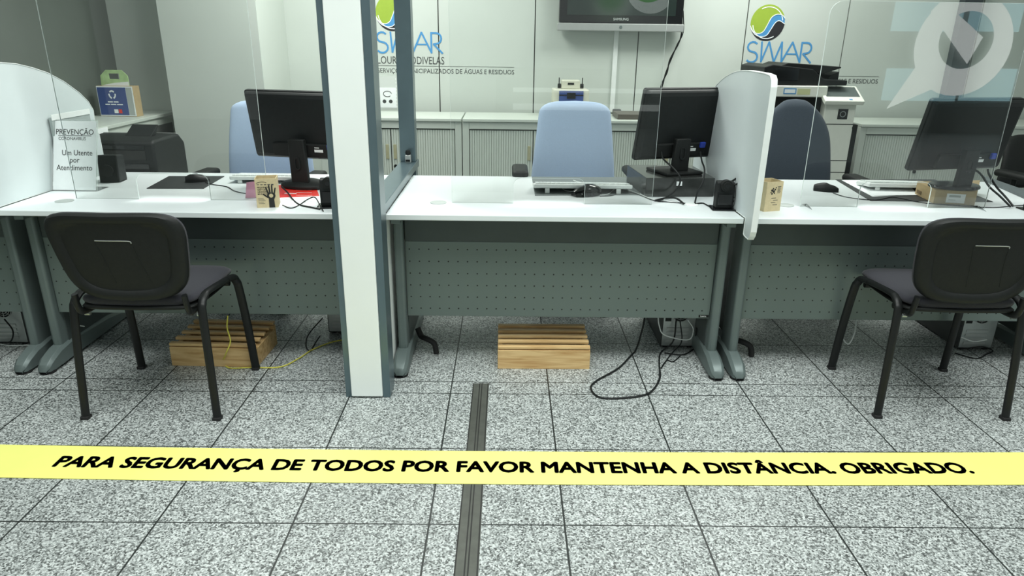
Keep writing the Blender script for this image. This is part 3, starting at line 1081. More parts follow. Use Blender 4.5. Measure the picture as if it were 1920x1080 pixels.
# document rack standing against the divider
t = thing('document_rack', 'thin grey document rack with a pale label strip against the left divider', 'rack', (-2.118, 3.20, DZ), 0.0)
bx('body', mat('smoky_rack', (0.36, 0.41, 0.40), 0.45, noise=0.03), -0.014, 0.0, 0.09, 0.40, 0, 0.325, t, 0.002)
bx('label_strip', WPLAST, 0.0002, 0.003, 0.09, 0.40, 0.312, 0.338, t, 0.0005)

# printer on its stand behind the desk
t = thing('printer_stand', 'low grey stand under the black printer behind the left desk', 'stand', (-2.02, 3.96, 0), 0)
bx('top', GREYPL, -0.30, 0.26, -0.22, 0.23, 0.635, 0.66, t, 0.003)
for s in ((-0.27, -0.19), (0.23, -0.19), (-0.27, 0.20), (0.23, 0.20)):
    bx('leg', DARKMETAL, s[0] - 0.015, s[0] + 0.015, s[1] - 0.015, s[1] + 0.015, 0, 0.6345, t)
t = thing('printer', 'bulky black laser printer behind the notice on the left', 'printer', (-2.08, 3.93, 0.6605), 0.0)
prof = [(-0.175, 0), (0.20, 0), (0.20, 0.20), (0.14, 0.253), (-0.15, 0.253), (-0.175, 0.243)]
MB().prism(prof, 'x', -0.26, 0.178).obj('body', BLACK, t, 0.014, seg=3, smooth=True)
bx('front_tray', BLACKG, -0.22, 0.14, -0.181, -0.1755, 0.03, 0.13, t, 0.003)
bx('output_slot', INK, -0.21, 0.13, -0.179, -0.1755, 0.15, 0.20, t)
bx('control_strip', BLACKG, -0.21, 0.13, -0.181, -0.1755, 0.207, 0.228, t, 0.002)
MB().prism([(0.0, 0.2535), (0.06, 0.2535), (0.105, 0.305), (0.10, 0.307)], 'x', -0.06, 0.085).obj('paper_support', BLACK, t, 0.002)
bx('top_edge', SILVER, -0.25, 0.17, 0.125, 0.133, 0.2535, 0.257, t, 0.001)
# desk speaker / small black box
t = thing('desk_speaker', 'small black speaker standing behind the notice', 'speaker', (-1.975, 3.45, DZ), 0.1)
MB().prism([(-0.045, 0), (0.05, 0), (0.05, 0.125), (-0.03, 0.135)], 'x', -0.045, 0.048).obj('body', BLACK, t, 0.006, seg=3)
bx('foot', RUBBER, -0.05, 0.05, -0.035, 0.04, -0.0002, 0.002, t)
MB().cyl((0, -0.052, 0.06), 0.03, 0.008, 'y', 24).obj('grille', BLACKM, t, smooth=True)


def mouse(p, rz, m, label, m2=None, s=1.0):
    t = thing('computer_mouse', label, 'computer mouse', p, rz)
    g = MB()
    rings = []
    for k in range(9):
        y = -0.055 + 0.11 * k / 8
        f = math.sqrt(max(0.04, 1 - ((k - 4.3) / 4.9) ** 2))
        w_, h_ = 0.033 * f * s, 0.038 * f * s * (1.05 if k > 3 else 0.9)
        rings.append([(w_ * math.cos(a), y * s, max(0.0, 0.0 + h_ * math.sin(a))) for a in [PI * j / 10 for j in range(11)]])
    g.rings(rings)
    g.obj('shell', m, t, smooth=True)
    if m2:
        for sd in (-1, 1):
            MB().tube([(sd * 0.026, -0.045, 0.010), (sd * 0.031, -0.01, 0.014), (sd * 0.030, 0.03, 0.016), (sd * 0.012, 0.052, 0.012)], 0.0075, 8).obj('side_band', m2, t, smooth=True)
    MB().cyl((-0.004, 0.034 * s, 0.024 * s), 0.008 * s, 0.008, 'x', 14).obj('scroll_wheel', RUBBER, t)
    return t


def pad(pts, m, name, label, cat, z=DZ, th_=0.003):
    """flat mat from four view corners lying on the desk"""
    g = MB()
    q = [at(u, v, 2, z) for u, v in pts]
    g.prism([(p.x, p.y) for p in q], 'z', z + 0.0003, z + th_)
    return tag(g.obj(name, m), label, cat)


pad([(275, 354), (382, 354), (421, 331), (317, 331)], MAT_BLACK, 'mouse_pad', 'black mouse pad on the left desk', 'mouse pad')
p = at(371, 341, 2, DZ)
mouse((p.x, p.y, DZ + 0.0032), 1.9, BLACK, 'black mouse on the black pad, left desk')


def cable(name, pix, r, m, label, cat='cable', z=DZ, lift=None, group=None):
    """cable lying on a surface: each entry (u, v[, height])"""
    pts = []
    for q in pix:
        h = q[2] if len(q) > 2 else 0.0
        p = at(q[0], q[1], 2, z + r + 0.0005 + h)
        pts.append((p.x, p.y, p.z))
    o = MB().tube(pts, r, 8).obj(name, m, smooth=True)
    return tag(o, label, cat, group)


cable('mouse_cable', [(385, 342, 0.004), (400, 346), (425, 350), (440, 358), (462, 363), (490, 366)], 0.0022, BLACK, 'thin black mouse cable on the left desk')


def keyboard(p, rz, wid, label, m=WPLAST, lift=0.016):
    """seen from behind: the rear edge (-y) stands on flip-out feet"""
    t = thing('keyboard', label, 'keyboard', p, rz)
    d = 0.15
    ang = -math.atan(lift / d)
    M = Matrix.Translation((0, d / 2, 0.0050)) @ Matrix.Rotation(ang, 4, 'X') @ Matrix.Translation((0, -d / 2, 0))
    MB().box(-wid / 2, wid / 2, -d / 2, d / 2, -0.004, 0.016, M=M).obj('body', m, t, 0.0065, seg=4, smooth=True)
    g = MB()
    rows, colsn = 5, int(wid / 0.0192)
    for r in range(rows):
        for c in range(colsn):
            x = -wid / 2 + 0.012 + c * (wid - 0.024) / colsn
            w_ = (wid - 0.024) / colsn - 0.0018
            y = -d / 2 + 0.014 + r * 0.0245
            g.box(x, x + w_, y, y + 0.020, 0.0162, 0.022, M=M)
    g.obj('keys', WPLAST, t, 0.001, seg=1)
    for s in (-1, 1):
        MB().box(s * wid * 0.36 - 0.011, s * wid * 0.36 + 0.011, -d / 2 + 0.004, -d / 2 + 0.012, 0, lift - 0.0005).obj('foot', m, t, 0.002)
    return t


keyboard((-1.205, 3.50, DZ), 0.0, 0.36, 'white keyboard at the left desk, partly behind the card box')
# kraft card box with hand print
def card_box(name, loc, rz, w_, d_, h_, label, hand=True):
    t = thing(name, label, 'card box', loc, rz)
    g = MB()
    tpr = 0.0
    o_ = rrect(-w_ / 2, w_ / 2, -d_ / 2, d_ / 2, 0.0015, 1)
    i_ = rrect(-w_ / 2 + 0.0025, w_ / 2 - 0.0025, -d_ / 2 + 0.0025, d_ / 2 - 0.0025, 0.0015, 1)
    g.plate(o_, i_, 'z', 0.0, h_)
    g.box(-w_ / 2 + 0.003, w_ / 2 - 0.003, -d_ / 2 + 0.003, d_ / 2 - 0.003, 0.001, 0.004)
    b = g.obj('carton', CARDL, t)
    return t, b


t, b = card_box('card_box', (-1.035, 2.955, DZ), 0.22, 0.088, 0.085, 0.125, 'open kraft card box with black hand print on the left desk')
yf = -0.0428
for k, s in enumerate(('PEQUENOS', 'GESTOS', 'GRANDES', 'MUDANÇAS')):
    text('lettering', s, 0.0095, INK, b, FRONT(-0.036, yf, 0.085 - k * 0.0095), bold=0.0002, extrude=0.0001)
for k in range(5):
    bx('small_print', INKG, -0.036 + k * 0.0145, -0.026 + k * 0.0145, yf - 0.0001, yf + 0.0001, 0.099 - 0.0006 * k, 0.1015, b)
MB().tube([(-0.038, yf, 0.107), (-0.015, yf, 0.112), (0.004, yf, 0.108)], 0.0009, 5).obj('scribble', INK, b)
for k in range(5):
    bx('small_print', INKG, -0.036, -0.036 + 0.022 + 0.004 * (k % 3), yf - 0.0001, yf + 0.0001, 0.042 - k * 0.006, 0.0433 - k * 0.006, b)
# hand print: palm, five fingers, wrist
hx = 0.018
g = MB()
g.prism([(hx - 0.012, 0.0), (hx + 0.012, 0.0), (hx + 0.011, 0.035), (hx + 0.018, 0.05), (hx + 0.016, 0.064), (hx - 0.013, 0.066), (hx - 0.017, 0.052), (hx - 0.011, 0.038)], 'y', yf - 0.0004, yf - 0.0001)
for (x0_, z0_, x1_, z1_, r_) in ((-0.011, 0.062, -0.019, 0.088, 0.0034), (-0.004, 0.064, -0.006, 0.095, 0.0036), (0.005, 0.064, 0.006, 0.095, 0.0036), (0.013, 0.060, 0.019, 0.084, 0.0032), (-0.013, 0.045, -0.031, 0.058, 0.0036)):
    dx_, dz_ = x1_ - x0_, z1_ - z0_
    ln = math.hypot(dx_, dz_)
    nx_, nz_ = -dz_ / ln * r_, dx_ / ln * r_
    poly = [(hx + x0_ - nx_, z0_ - nz_), (hx + x1_ - nx_ * 0.8, z1_ - nz_ * 0.8), (hx + x1_ + dx_ / ln * r_ * 0.8, z1_ + dz_ / ln * r_ * 0.8), (hx + x1_ + nx_ * 0.8, z1_ + nz_ * 0.8), (hx + x0_ + nx_, z0_ + nz_)]
    g.prism(poly, 'y', yf - 0.0005, yf - 0.0002)
g.obj('hand_print', INK, b)
MB().cyl((hx, yf - 0.0008, 0.052), 0.0085, 0.0002, 'y', 20).obj('globe_print', CARDL, b)
# red and white leaflet, pink note, papers
g = MB()
q = [at(u, v, 2, DZ) for u, v in ((510, 376), (600, 371), (590, 345), (512, 348))]
g.prism([(p.x, p.y) for p in q], 'z', DZ + 0.0004, DZ + 0.0015)
lf = tag(g.obj('leaflet', RED), 'red and white leaflet under the wide monitor base', 'leaflet')
g = MB()
q = [at(u, v, 2, DZ) for u, v in ((505, 389), (606, 386), (600, 368), (512, 372))]
g.prism([(p.x, p.y) for p in q], 'z', DZ + 0.0005, DZ + 0.0017)
g.obj('white_page', PAPER, lf)
pt_ = at(533, 364, 2, DZ)
MB().box(pt_.x, pt_.x + 0.055, pt_.y, pt_.y + 0.012, DZ + 0.002, DZ + 0.0023).obj('bold_print', PAPER, lf)
for k in range(3):
    pt2 = at(555, 357 + k * 5, 2, DZ)
    MB().box(pt2.x, pt2.x + 0.075, pt2.y, pt2.y + 0.004, DZ + 0.002, DZ + 0.0023).obj('small_print', PAPER, lf)
p = at(478, 352, 2, DZ)
t = tag(MB().prism([(0, 0), (0.05, 0), (0.05, 0.075), (0.012, 0.07)], 'y', 0, 0.001).obj('sticky_note', PINK, loc=(p.x + 0.035, 3.10, DZ), rot=(0, 0, 0.2)), 'pink note leaning by the kraft card box', 'note')

# device on a black plate (small camera or card reader)
def reader(loc, rz, label):
    t = thing('card_reader', label, 'card reader', loc, rz)
    MB().box(-0.055, 0.055, -0.045, 0.05, 0, 0.006).obj('base_plate', BLACKG, t, 0.003)
    MB().prism([(-0.02, 0.006), (0.03, 0.006), (0.032, 0.10), (0.02, 0.125), (-0.012, 0.12), (-0.022, 0.08)], 'x', -0.038, 0.038).obj('housing', BLACK, t, 0.005, seg=3)
    MB().cyl((0, -0.034, 0.108), 0.025, 0.03, 'y', 24).cyl((0, -0.038, 0.108), 0.018, 0.005, 'y', 24).obj('lens', BLACKM, t, 0.001, smooth=True)
    MB().cyl((0, -0.0395, 0.108), 0.010, 0.002, 'y', 20).obj('lens_glass', BLACKG, t, smooth=True)
    bx('slot', BLACKG, -0.030, 0.030, -0.027, -0.0205, 0.022, 0.07, t, 0.002)
    MB().tube([(0.038, 0.0, 0.05), (0.052, 0.0, 0.055), (0.052, 0.0, 0.038), (0.039, 0, 0.036)], 0.003, 8).obj('side_loop', BLACK, t, smooth=True)
    return t


reader((0.957, 2.985, DZ), -0.05, 'black upright card reader on the middle desk by the divider')
reader((-0.765, 2.945, DZ), 0.1, 'black upright card reader on the left desk beside the post')
cable('monitor_cable', [(528, 350, 0.03), (540, 362, 0.01), (550, 375), (562, 384), (580, 388), (600, 392)], 0.0035, BLACK, 'black cables below the wide monitor on the left desk')
cable('reader_cable', [(530, 385), (545, 390), (560, 385), (575, 375, 0.005), (590, 370, 0.02), (600, 385, 0.01), (606, 396)], 0.0025, BLACK, 'thin black cable looping to the card reader, left desk')
cable('usb_cable', [(530, 372), (548, 376), (565, 383), (575, 386)], 0.002, WPLAST, 'thin white cable on the leaflet, left desk')

# ================================================================== THINGS ON THE MIDDLE DESK
pad([(1003, 367), (1200, 366), (1196, 333), (997, 332)], MAT_GREY, 'desk_mat', 'grey desk mat under the white keyboard, middle desk', 'desk mat', th_=0.002)
keyboard((0.366, 3.335, DZ + 0.0022), 0.0, 0.475, 'white keyboard on the grey mat, middle desk', lift=0.024)
p = at(1099, 366, 2, DZ)
mouse((p.x, p.y, DZ + 0.0022), -1.1, BLACKG, 'silver and black mouse before the keyboard, middle desk', SILVER, 1.3)
cable('keyboard_cable', [(1052, 350, 0.005), (1060, 357), (1078, 358, 0.01), (1095, 346, 0.03), (1075, 338, 0.03)], 0.002, WPLAST, 'thin white keyboard cable looping over the middle keyboard')
cable('mouse_cable', [(1118, 366), (1140, 364), (1155, 354), (1180, 357), (1220, 372), (1245, 376), (1270, 380)], 0.0022, WPLAST, 'white cable running from the middle mouse to the grommet')
cable('mouse_cable', [(1125, 368), (1150, 366), (1168, 358), (1200, 366), (1226, 376), (1255, 379), (1285, 381)], 0.002, BLACK, 'black cable running beside the white one, middle desk')
# black box under the monitor
t = thing('monitor_riser', 'shiny black box raising the square monitor, middle desk', 'box', (0, 0, 0))
q = [at(1208, 369, 2, DZ), at(1343, 371, 2, DZ)]
cy_ = 0.03
poly = [(0.655, 3.215), (0.985, 3.235), (0.965, 3.585), (0.625, 3.575)]
MB().prism(poly, 'z', DZ + 0.0003, DZ + 0.09).obj('box_body', mat('shiny_black_wrap', (0.035, 0.038, 0.036), 0.16, noise=0.25, nscale=18), t, 0.003)
MB().box(0.80, 0.826, 3.216, 3.2185, DZ + 0.055, DZ + 0.075, M=None).obj('sticker', PAPER, t)


def cable3(name, pts, r, m, label, cat='cable'):
    o = MB().tube(pts, r, 8).obj(name, m, smooth=True)
    return tag(o, label, cat)


def PY(u, v, y):
    p = at(u, v, 1, y)
    return (p.x, p.y, p.z)


cable3('power_cable', [PY(1240, 285, 3.30), PY(1243, 297, 3.27), PY(1252, 306, 3.24), PY(1265, 318, 3.21), PY(1275, 333, 3.19), PY(1272, 350, 3.18), PY(1256, 366, 3.17), PY(1235, 377, 3.10)], 0.004, BLACK, 'black power cable hanging below the square monitor')
cable3('video_cable', [PY(1313, 285, 3.34), PY(1316, 302, 3.28), PY(1321, 318, 3.22), PY(1318, 340, 3.19), PY(1308, 360, 3.15), PY(1303, 380, 3.08)], 0.004, BLACK, 'black video cable dropping from the blue plug, middle desk')
cable('network_cable', [(1228, 376), (1250, 371, 0.01), (1268, 372, 0.012), (1282, 382, 0.002)], 0.0045, BLACK, 'thick black cable entering the white grommet')
cable('reader_cable', [(1303, 382), (1318, 381), (1330, 387), (1345, 392)], 0.003, BLACK, 'black cable between the white grommet and the card reader')
# thin loop behind reader against divider
cable3('loop_cable', [PY(1372, 340, 3.0), PY(1385, 333, 2.99), PY(1400, 335, 2.975), (0.990, 2.965, 0.866)], 0.0042, BLACK, 'short black lead on top of the middle card reader')
cable3('loop_wire', [(0.991, 2.963, 0.864), (0.995, 2.955, 0.84), (0.995, 2.945, 0.80), (0.985, 2.95, 0.772), (0.965, 3.045, 0.758)], 0.0012, BLACK, 'thin wire loop beside the curved divider, middle desk')

# ================================================================== THINGS ON THE RIGHT DESK
t, b = card_box('card_box', (1.150, 2.990, DZ), 0.30, 0.084, 0.085, 0.130, 'open kraft card box beside the curved divider, right desk')
yf = -0.0428
g = MB()
for (x, z, r_) in ((-0.008, 0.10, 0.004), (-0.014, 0.093, 0.005), (-0.005, 0.088, 0.006), (0.002, 0.096, 0.004), (-0.018, 0.084, 0.003), (0.006, 0.104, 0.003), (-0.012, 0.078, 0.004), (0.0, 0.08, 0.003)):
    g.cyl((x, yf - 0.0004, z), r_, 0.0003, 'y', 9)
g.obj('leaf_print', INK, b)
for k in range(6):
    bx('small_print', INKG, 0.014, 0.031 - 0.003 * (k % 2), yf - 0.0003, yf, 0.108 - k * 0.0055, 0.110 - k * 0.0055, b)
for k in range(4):
    bx('small_print', INKG, -0.012 + 0.01 * (k % 2), 0.012 + 0.01 * (k % 2), yf - 0.0003, yf, 0.058 - k * 0.010, 0.060 - k * 0.010, b)
g = MB()
q = [at(u, v, 2, DZ) for u, v in ((1566, 337), (1600, 337), (1752, 337), (1862, 379), (1632, 377))]
g.prism([(p.x, p.y) for p in q], 'z', DZ + 0.0003, DZ + 0.0022)
tag(g.obj('desk_mat', MAT_BLACK), 'black desk mat under papers and keyboard, right desk', 'desk mat')
p = at(1548, 358, 2, DZ)
mouse((p.x, p.y, DZ), 1.2, BLACK, 'black mouse at the left of the papers, right desk', None, 1.05)
for k, (pts, lab) in enumerate(((((1578, 338), (1625, 338), (1716, 365), (1636, 369)), 'sheet of printed paper lowest in the pile, right desk'), (((1600, 339), (1700, 342), (1722, 366), (1640, 367)), 'white paper on the pile beneath the right keyboard'))):
    z = DZ + 0.0026 + 0.0014 * k
    q = [at(u, v, 2, z) for u, v in pts]
    tag(MB().prism([(p.x, p.y) for p in q], 'z', z, z + 0.0010).obj('paper_sheet', PAPER), lab, 'paper')
keyboard((1.985, 3.47, DZ + 0.0052), -0.06, 0.34, 'white keyboard on the papers, right desk')
# brown carton
t = thing('carton', 'low brown carton raising the right monitor', 'carton', (0, 0, 0))
poly = [tuple(at(u_, v_, 2, 0.821).xy) for u_, v_ in ((1755, 356), (1833, 360), (1838, 338), (1720, 340))]
bd_ = MB().prism(poly, 'z', DZ + 0.0024, 0.821).obj('box_body', CARD, t, 0.002)
a, b2 = Vector(poly[0]), Vector(poly[1])
d2 = (b2 - a).normalized()
Mc = MX((a.x + d2.x * 0.05, a.y + d2.y * 0.05 - 0.0008, DZ + 0.010), (d2.x, d2.y, 0), (0, 0, 1))
MB().box(0, 0.078, 0.0, 0.042, 0.0, 0.0006, M=Mc).obj('address_label', PAPER, bd_)
MB().box(0.010, 0.058, 0.026, 0.036, 0.0007, 0.0009, M=Mc).box(0.010, 0.040, 0.012, 0.015, 0.0007, 0.0009, M=Mc).obj('label_print', GREYPL, bd_)
a, b2 = Vector(poly[3]), Vector(poly[0])
d2 = (b2 - a).normalized()
Mc = MX((a.x + d2.x * 0.02 - 0.001, a.y + d2.y * 0.02, DZ + 0.014), (d2.x, d2.y, 0), (0, 0, 1))
MB().box(0, 0.05, 0.0, 0.016, 0.0002, 0.0008, M=Mc).obj('stamp_print', CARDD, bd_)
cable('mouse_cable', [(1562, 362), (1590, 370), (1640, 375), (1670, 370, 0.003), (1690, 372, 0.003), (1730, 380), (1800, 386), (1860, 389), (1900, 386), (1935, 384)], 0.002, BLACK, 'long thin black mouse cable along the right desk')
cable3('power_cable', [PY(1812, 322, pc.y - 0.075), PY(1826, 318, pc.y - 0.085), PY(1840, 328, pc.y - 0.09), PY(1855, 350, 3.10), PY(1875, 368, 3.07), PY(1895, 388, 3.045)], 0.0045, BLACK, 'black power cable right of the right-hand monitor stand')
cable3('video_cable', [PY(1852, 318, pc.y - 0.07), PY(1855, 328, pc.y - 0.06), PY(1868, 350, 3.13), PY(1886, 370, 3.10), PY(1900, 387, 3.06)], 0.0045, BLACK, 'black video cable behind the carton, right desk')
g = MB()
q = [at(u, v, 2, DZ) for u, v in ((1843, 333), (1925, 362), (1925, 375), (1850, 342))]
g.prism([(p.x, p.y) for p in q], 'z', DZ + 0.0005, DZ + 0.012)
tag(g.obj('cable_duct', mat('slate_duct', (0.10, 0.12, 0.125), 0.5, noise=0.05)), 'flat slate grey duct across the rear corner of the right desk', 'cable duct')
reader((2.245 + 0.13, 3.02, DZ), 0.0, 'black card reader at the right edge of the photo')

# ================================================================== UNDER THE DESKS
def footrest(loc, rz, w_, d_, label, h=0.108):
    t = thing('wooden_footrest', label, 'footrest', loc, rz, 'pine footrests under the desks')
    bx('front_board', WOOD, -w_ / 2, w_ / 2, -d_ / 2, -d_ / 2 + 0.022, 0, h - 0.012, t, 0.002)
    bx('rear_board', WOOD, -w_ / 2, w_ / 2, d_ / 2 - 0.022, d_ / 2, 0, h - 0.002, t, 0.002)
    for s in (-1, 1):
        bx('side_board', WOOD, s * (w_ / 2 - 0.011) - 0.011, s * (w_ / 2 - 0.011) + 0.011, -d_ / 2 + 0.0225, d_ / 2 - 0.0225, 0, h - 0.02, t, 0.002)
    n_ = 5
    for k in range(n_):
        y = -d_ / 2 + k * (d_ - 0.026) / (n_ - 1)
        z = h - 0.0115 + 0.011 * k / (n_ - 1)
        bx('slat', WOOD, -w_ / 2 + 0.001, w_ / 2 - 0.001, y, y + 0.026, z + 0.004, z + 0.018, t, 0.003)
    return t


footrest((0.180, 3.03, 0), 0.01, 0.43, 0.25, 'pine slatted footrest under the middle desk')
footrest((-1.345, 3.035, 0), -0.035, 0.40, 0.27, 'pine slatted footrest under the left desk, beside the chair')


def pc_tower(loc, rz, label, h=0.36):
    t = thing('computer_tower', label, 'computer', loc, rz, 'computer towers under the desks')
    MB().box(-0.088, 0.088, 0.0, 0.40, 0.006, h).obj('case', mat('dark_case_steel', (0.045, 0.05, 0.05), 0.5, 0.3), t, 0.003)
    rp = MB().box(-0.083, 0.083, -0.004, -0.0005, 0.012, h - 0.006).obj('rear_panel', STEEL, t, 0.001)
    # fan grill
    g = MB()
    cz = h * 0.52
    for r in (0.012, 0.022, 0.032, 0.042):
        g.tube([(r * math.cos(2 * PI * k / 24), -0.008, cz + r * math.sin(2 * PI * k / 24)) for k in range(25)], 0.0016, 5, smooth=False)
    for k in range(4):
        a = PI * k / 4
        g.tube([(-0.042 * math.cos(a), -0.0085, cz - 0.042 * math.sin(a)), (0.042 * math.cos(a), -0.0085, cz + 0.042 * math.sin(a))], 0.0014, 5, smooth=False)
    MB().cyl((0, -0.0052, cz), 0.043, 0.001, 'y', 28).obj('fan_opening', BLACKM, rp)
    g.obj('fan_grill', SILVER, rp)
    for k in range(4):
        bx('slot_cover', SILVER, -0.065, 0.045, -0.0065, -0.0042, 0.03 + k * 0.022, 0.044 + k * 0.022, rp, 0.001)
    bx('io_plate', BLACKM, -0.075, -0.045, -0.006, -0.0042, h * 0.40, h * 0.7, rp, 0.001)
    bx('foot', RUBBER, -0.07, -0.05, 0.0, 0.38, 0, 0.0058, t)
    bx('foot', RUBBER, 0.05, 0.07, 0.0, 0.38, 0, 0.0058, t)
    return t


pc_tower((0.868, 3.16, 0), 0.0, 'computer tower with fan grill under the middle desk')
pc_tower((2.375, 3.17, 0), 0.0, 'computer tower under the right desk, behind the visitor chair')
pc_tower((-2.44, 3.13, 0), 0.0, 'computer tower at the left edge under the outer desk')
pc_tower((-0.83, 3.30, 0), 0.0, 'computer tower half hidden behind the white post base')


def fcable(name, pix, r, m, label, heights=None):
    pts = []
    for q in pix:
        if len(q) == 3:
            p = at(q[0], q[1], 1, q[2])
        else:
            p = at(q[0], q[1], 2, r + 0.0005)
        pts.append(tuple(p))
    return tag(MB().tube(pts, r, 8, zmin=r + 0.0003).obj(name, m, smooth=True), label, 'cable')


fcable('power_cable', [(1209, 592, 3.10), (1205, 615, 3.08), (1190, 660), (1160, 690), (1120, 713), (1108, 728), (1125, 745), (1170, 746), (1215, 738), (1235, 715), (1237, 695)], 0.0045, BLACK, 'black cable looping over the floor before the middle desk')
fcable('tower_cable', [(1268, 600, 3.12), (1262, 640, 3.11), (1240, 660), (1236, 680), (1238, 705), (1234, 715)], 0.004, BLACK, 'black cable joining the floor loop to the middle tower')
fcable('tower_cable', [(1234, 596, 3.12), (1236, 610, 3.11), (1246, 628, 3.10), (1290, 637, 3.10), (1300, 618, 3.12), (1290, 600, 3.13)], 0.003, WPLAST, 'white cable hung on the back of the middle tower')
fcable('tower_cable', [(1246, 662), (1280, 665), (1300, 655), (1303, 640, 3.12), (1306, 615, 3.12)], 0.0035, BLACK, 'black cable lying beside the foot of the middle tower')
fcable('tower_cable', [(1275, 600, 3.11), (1278, 640, 3.10), (1262, 660), (1240, 690), (1250, 676), (1262, 678), (1275, 668)], 0.003, BLACK, 'tangled black cable below the middle desk')
fcable('network_cable', [(427, 592, 2.935), (426, 615, 2.91), (432, 640, 2.885), (424, 662, 2.87), (418, 682), (432, 690), (470, 689), (525, 688), (560, 672), (585, 656), (620, 642), (650, 636)], 0.0032, YCORD, 'yellow network cable snaking across the floor under the left desk')
fcable('black_cable', [(605, 596, 3.2), (578, 628, 3.15), (574, 650), (582, 658), (590, 645), (600, 630, 3.2)], 0.003, BLACK, 'black cable hooked behind the left desk near the post')
fcable('white_cable', [(0, 645), (20, 648), (56, 647)], 0.003, WPLAST, 'white cable on the floor at the left edge')
fcable('white_cable', [(1570, 596, 3.15), (1576, 625, 3.10), (1590, 645, 3.05), (1602, 625, 3.08), (1606, 596, 3.15)], 0.003, WPLAST, 'white cable loop hanging under the right desk')
fcable('tower_cable', [(1790, 662), (1830, 672), (1850, 664), (1862, 658), (1840, 650, 3.12), (1800, 655)], 0.003, BLACK, 'black cable coil at the foot of the right tower')
fcable('white_cable', [(1802, 632, 3.14), (1825, 640, 3.13), (1850, 637, 3.14)], 0.003, WPLAST, 'white cable across the back of the right tower')
fcable('white_cable', [(112, 580, 3.0), (122, 596, 3.02), (140, 608, 3.05), (158, 612, 3.1)], 0.003, WPLAST, 'white cable beside the legs at the left end')
fcable('tower_cable', [(8, 598, 3.10), (24, 620, 3.09), (20, 640, 3.09), (2, 642, 3.10)], 0.0035, BLACK, 'black cable plugged into the left edge tower')

# ================================================================== CABINETS
def cabinet(x0, x1, y0, z1, label, d=0.44, names=True, hand=True, lock=True):
    t = thing('tambour_cabinet', label, 'cabinet', (x0, y0, 0), 0, 'pale grey tambour cabinets on the back wall')
    W = x1 - x0
    g = MB()
    g.box(0, 0.045, 0, d, 0, z1 - 0.022).box(W - 0.045, W, 0, d, 0, z1 - 0.022).box(0.0455, W - 0.0455, 0, d, z1 - 0.07, z1 - 0.022).box(0.0455, W - 0.0455, 0, d, 0, 0.08).box(0.0455, W - 0.0455, d - 0.02, d, 0.0805, z1 - 0.0705)
    g.obj('body', CAB, t, 0.002)
    bx('top', CAB, 0.001, W - 0.001, -0.01, d, z1 - 0.0215, z1, t, 0.004)
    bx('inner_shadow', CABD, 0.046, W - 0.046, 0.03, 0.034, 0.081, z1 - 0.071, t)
    mid = W / 2
    for s in (0, 1):
        a, b_ = (0.049, mid - 0.003) if s == 0 else (mid + 0.003, W - 0.049)
        g = MB()
        prof = []
        nn = int((b_ - a) / 0.0165)
        st = (b_ - a) / nn
        for k in range(nn):
            x = a + k * st
            prof += [(x, 0.012), (x + st * 0.12, 0.007), (x + st * 0.85, 0.007), (x + st * 0.97, 0.012)]
        prof += [(b_, 0.012), (b_, 0.022), (a, 0.022)]
        g.prism(prof, 'z', 0.082, z1 - 0.078)
        dr = g.obj('door', CAB, t)
        hx_ = b_ - 0.035 if s == 0 else a + 0.012
        if hand:
            bx('handle', HANDLE, hx_, hx_ + 0.022, 0.002, 0.0065, 0.66, 0.76, dr, 0.004)
        if s == 1 and lock:
            MB().cyl((a + 0.022, 0.001, 0.61), 0.012, 0.006, 'y', 18).obj('lock', BLACK, dr)
    return t


cy0 = 4.80
x2 = -0.309
CABZ = 0.94
cabinet(-1.285, x2 - 0.003, cy0, CABZ, 'pale grey tambour cabinet behind the glazed partition, its two handles showing')
cabinet(x2 + 0.003, 0.665, cy0, CABZ, 'pale grey tambour cabinet behind the middle blue chair')
cabinet(0.671, 1.60, cy0, CABZ, 'pale grey tambour cabinet behind the square monitor')
cabinet(2.43, 3.25, cy0 + 0.02, CABZ - 0.005, 'pale grey tambour cabinet right of the photocopier', hand=False)
cabinet(3.256, 4.2, cy0 + 0.02, CABZ - 0.005, 'pale grey tambour cabinet farthest right behind the black chair')
# left cabinet, dark grey, along the side wall
t = thing('storage_cabinet', 'low grey cabinet along the dark left wall, carrying the recycling box', 'cabinet', (0, 0, 0))
LZ = 0.94
bx('body', CAB, -2.745, -2.375, 3.9, 5.09, 0, LZ - 0.022, t, 0.003)
bx('top', CAB, -2.748, -2.362, 3.89, 5.095, LZ - 0.0215, LZ, t, 0.003)
bx('door', CABD, -2.3745, -2.370, 4.0, 4.50, 0.08, LZ - 0.07, t, 0.001)
bx('door', CABD, -2.3745, -2.370, 4.51, 5.0, 0.08, LZ - 0.07, t, 0.001)
MB().box(-2.3605, -2.358, 4.02, 4.16, LZ - 0.05, LZ - 0.005).obj('label_plate', PAPER, t)

# recycling box on it
t = thing('recycling_box', 'blue and white recycling collection box with green arched handle top', 'box', (-2.548, 4.66, LZ), -0.04)
t.scale = (0.80, 0.80, 0.90)
MB().box(-0.155, 0.145, 0.0, 0.10, 0.0005, 0.215).obj('carton', CARD, t, 0.002)
pn = MB().box(-0.150, 0.085, -0.0025, -0.0005, 0.012, 0.205).obj('blue_front', DBLUE, t)
MB().box(0.088, 0.135, -0.0025, -0.0005, 0.012, 0.205).obj('grey_strip', GREYPL, t)
MB().box(-0.154, 0.144, -0.0012, -0.0006, 0.004, 0.213).obj('white_border', PAPER, t)
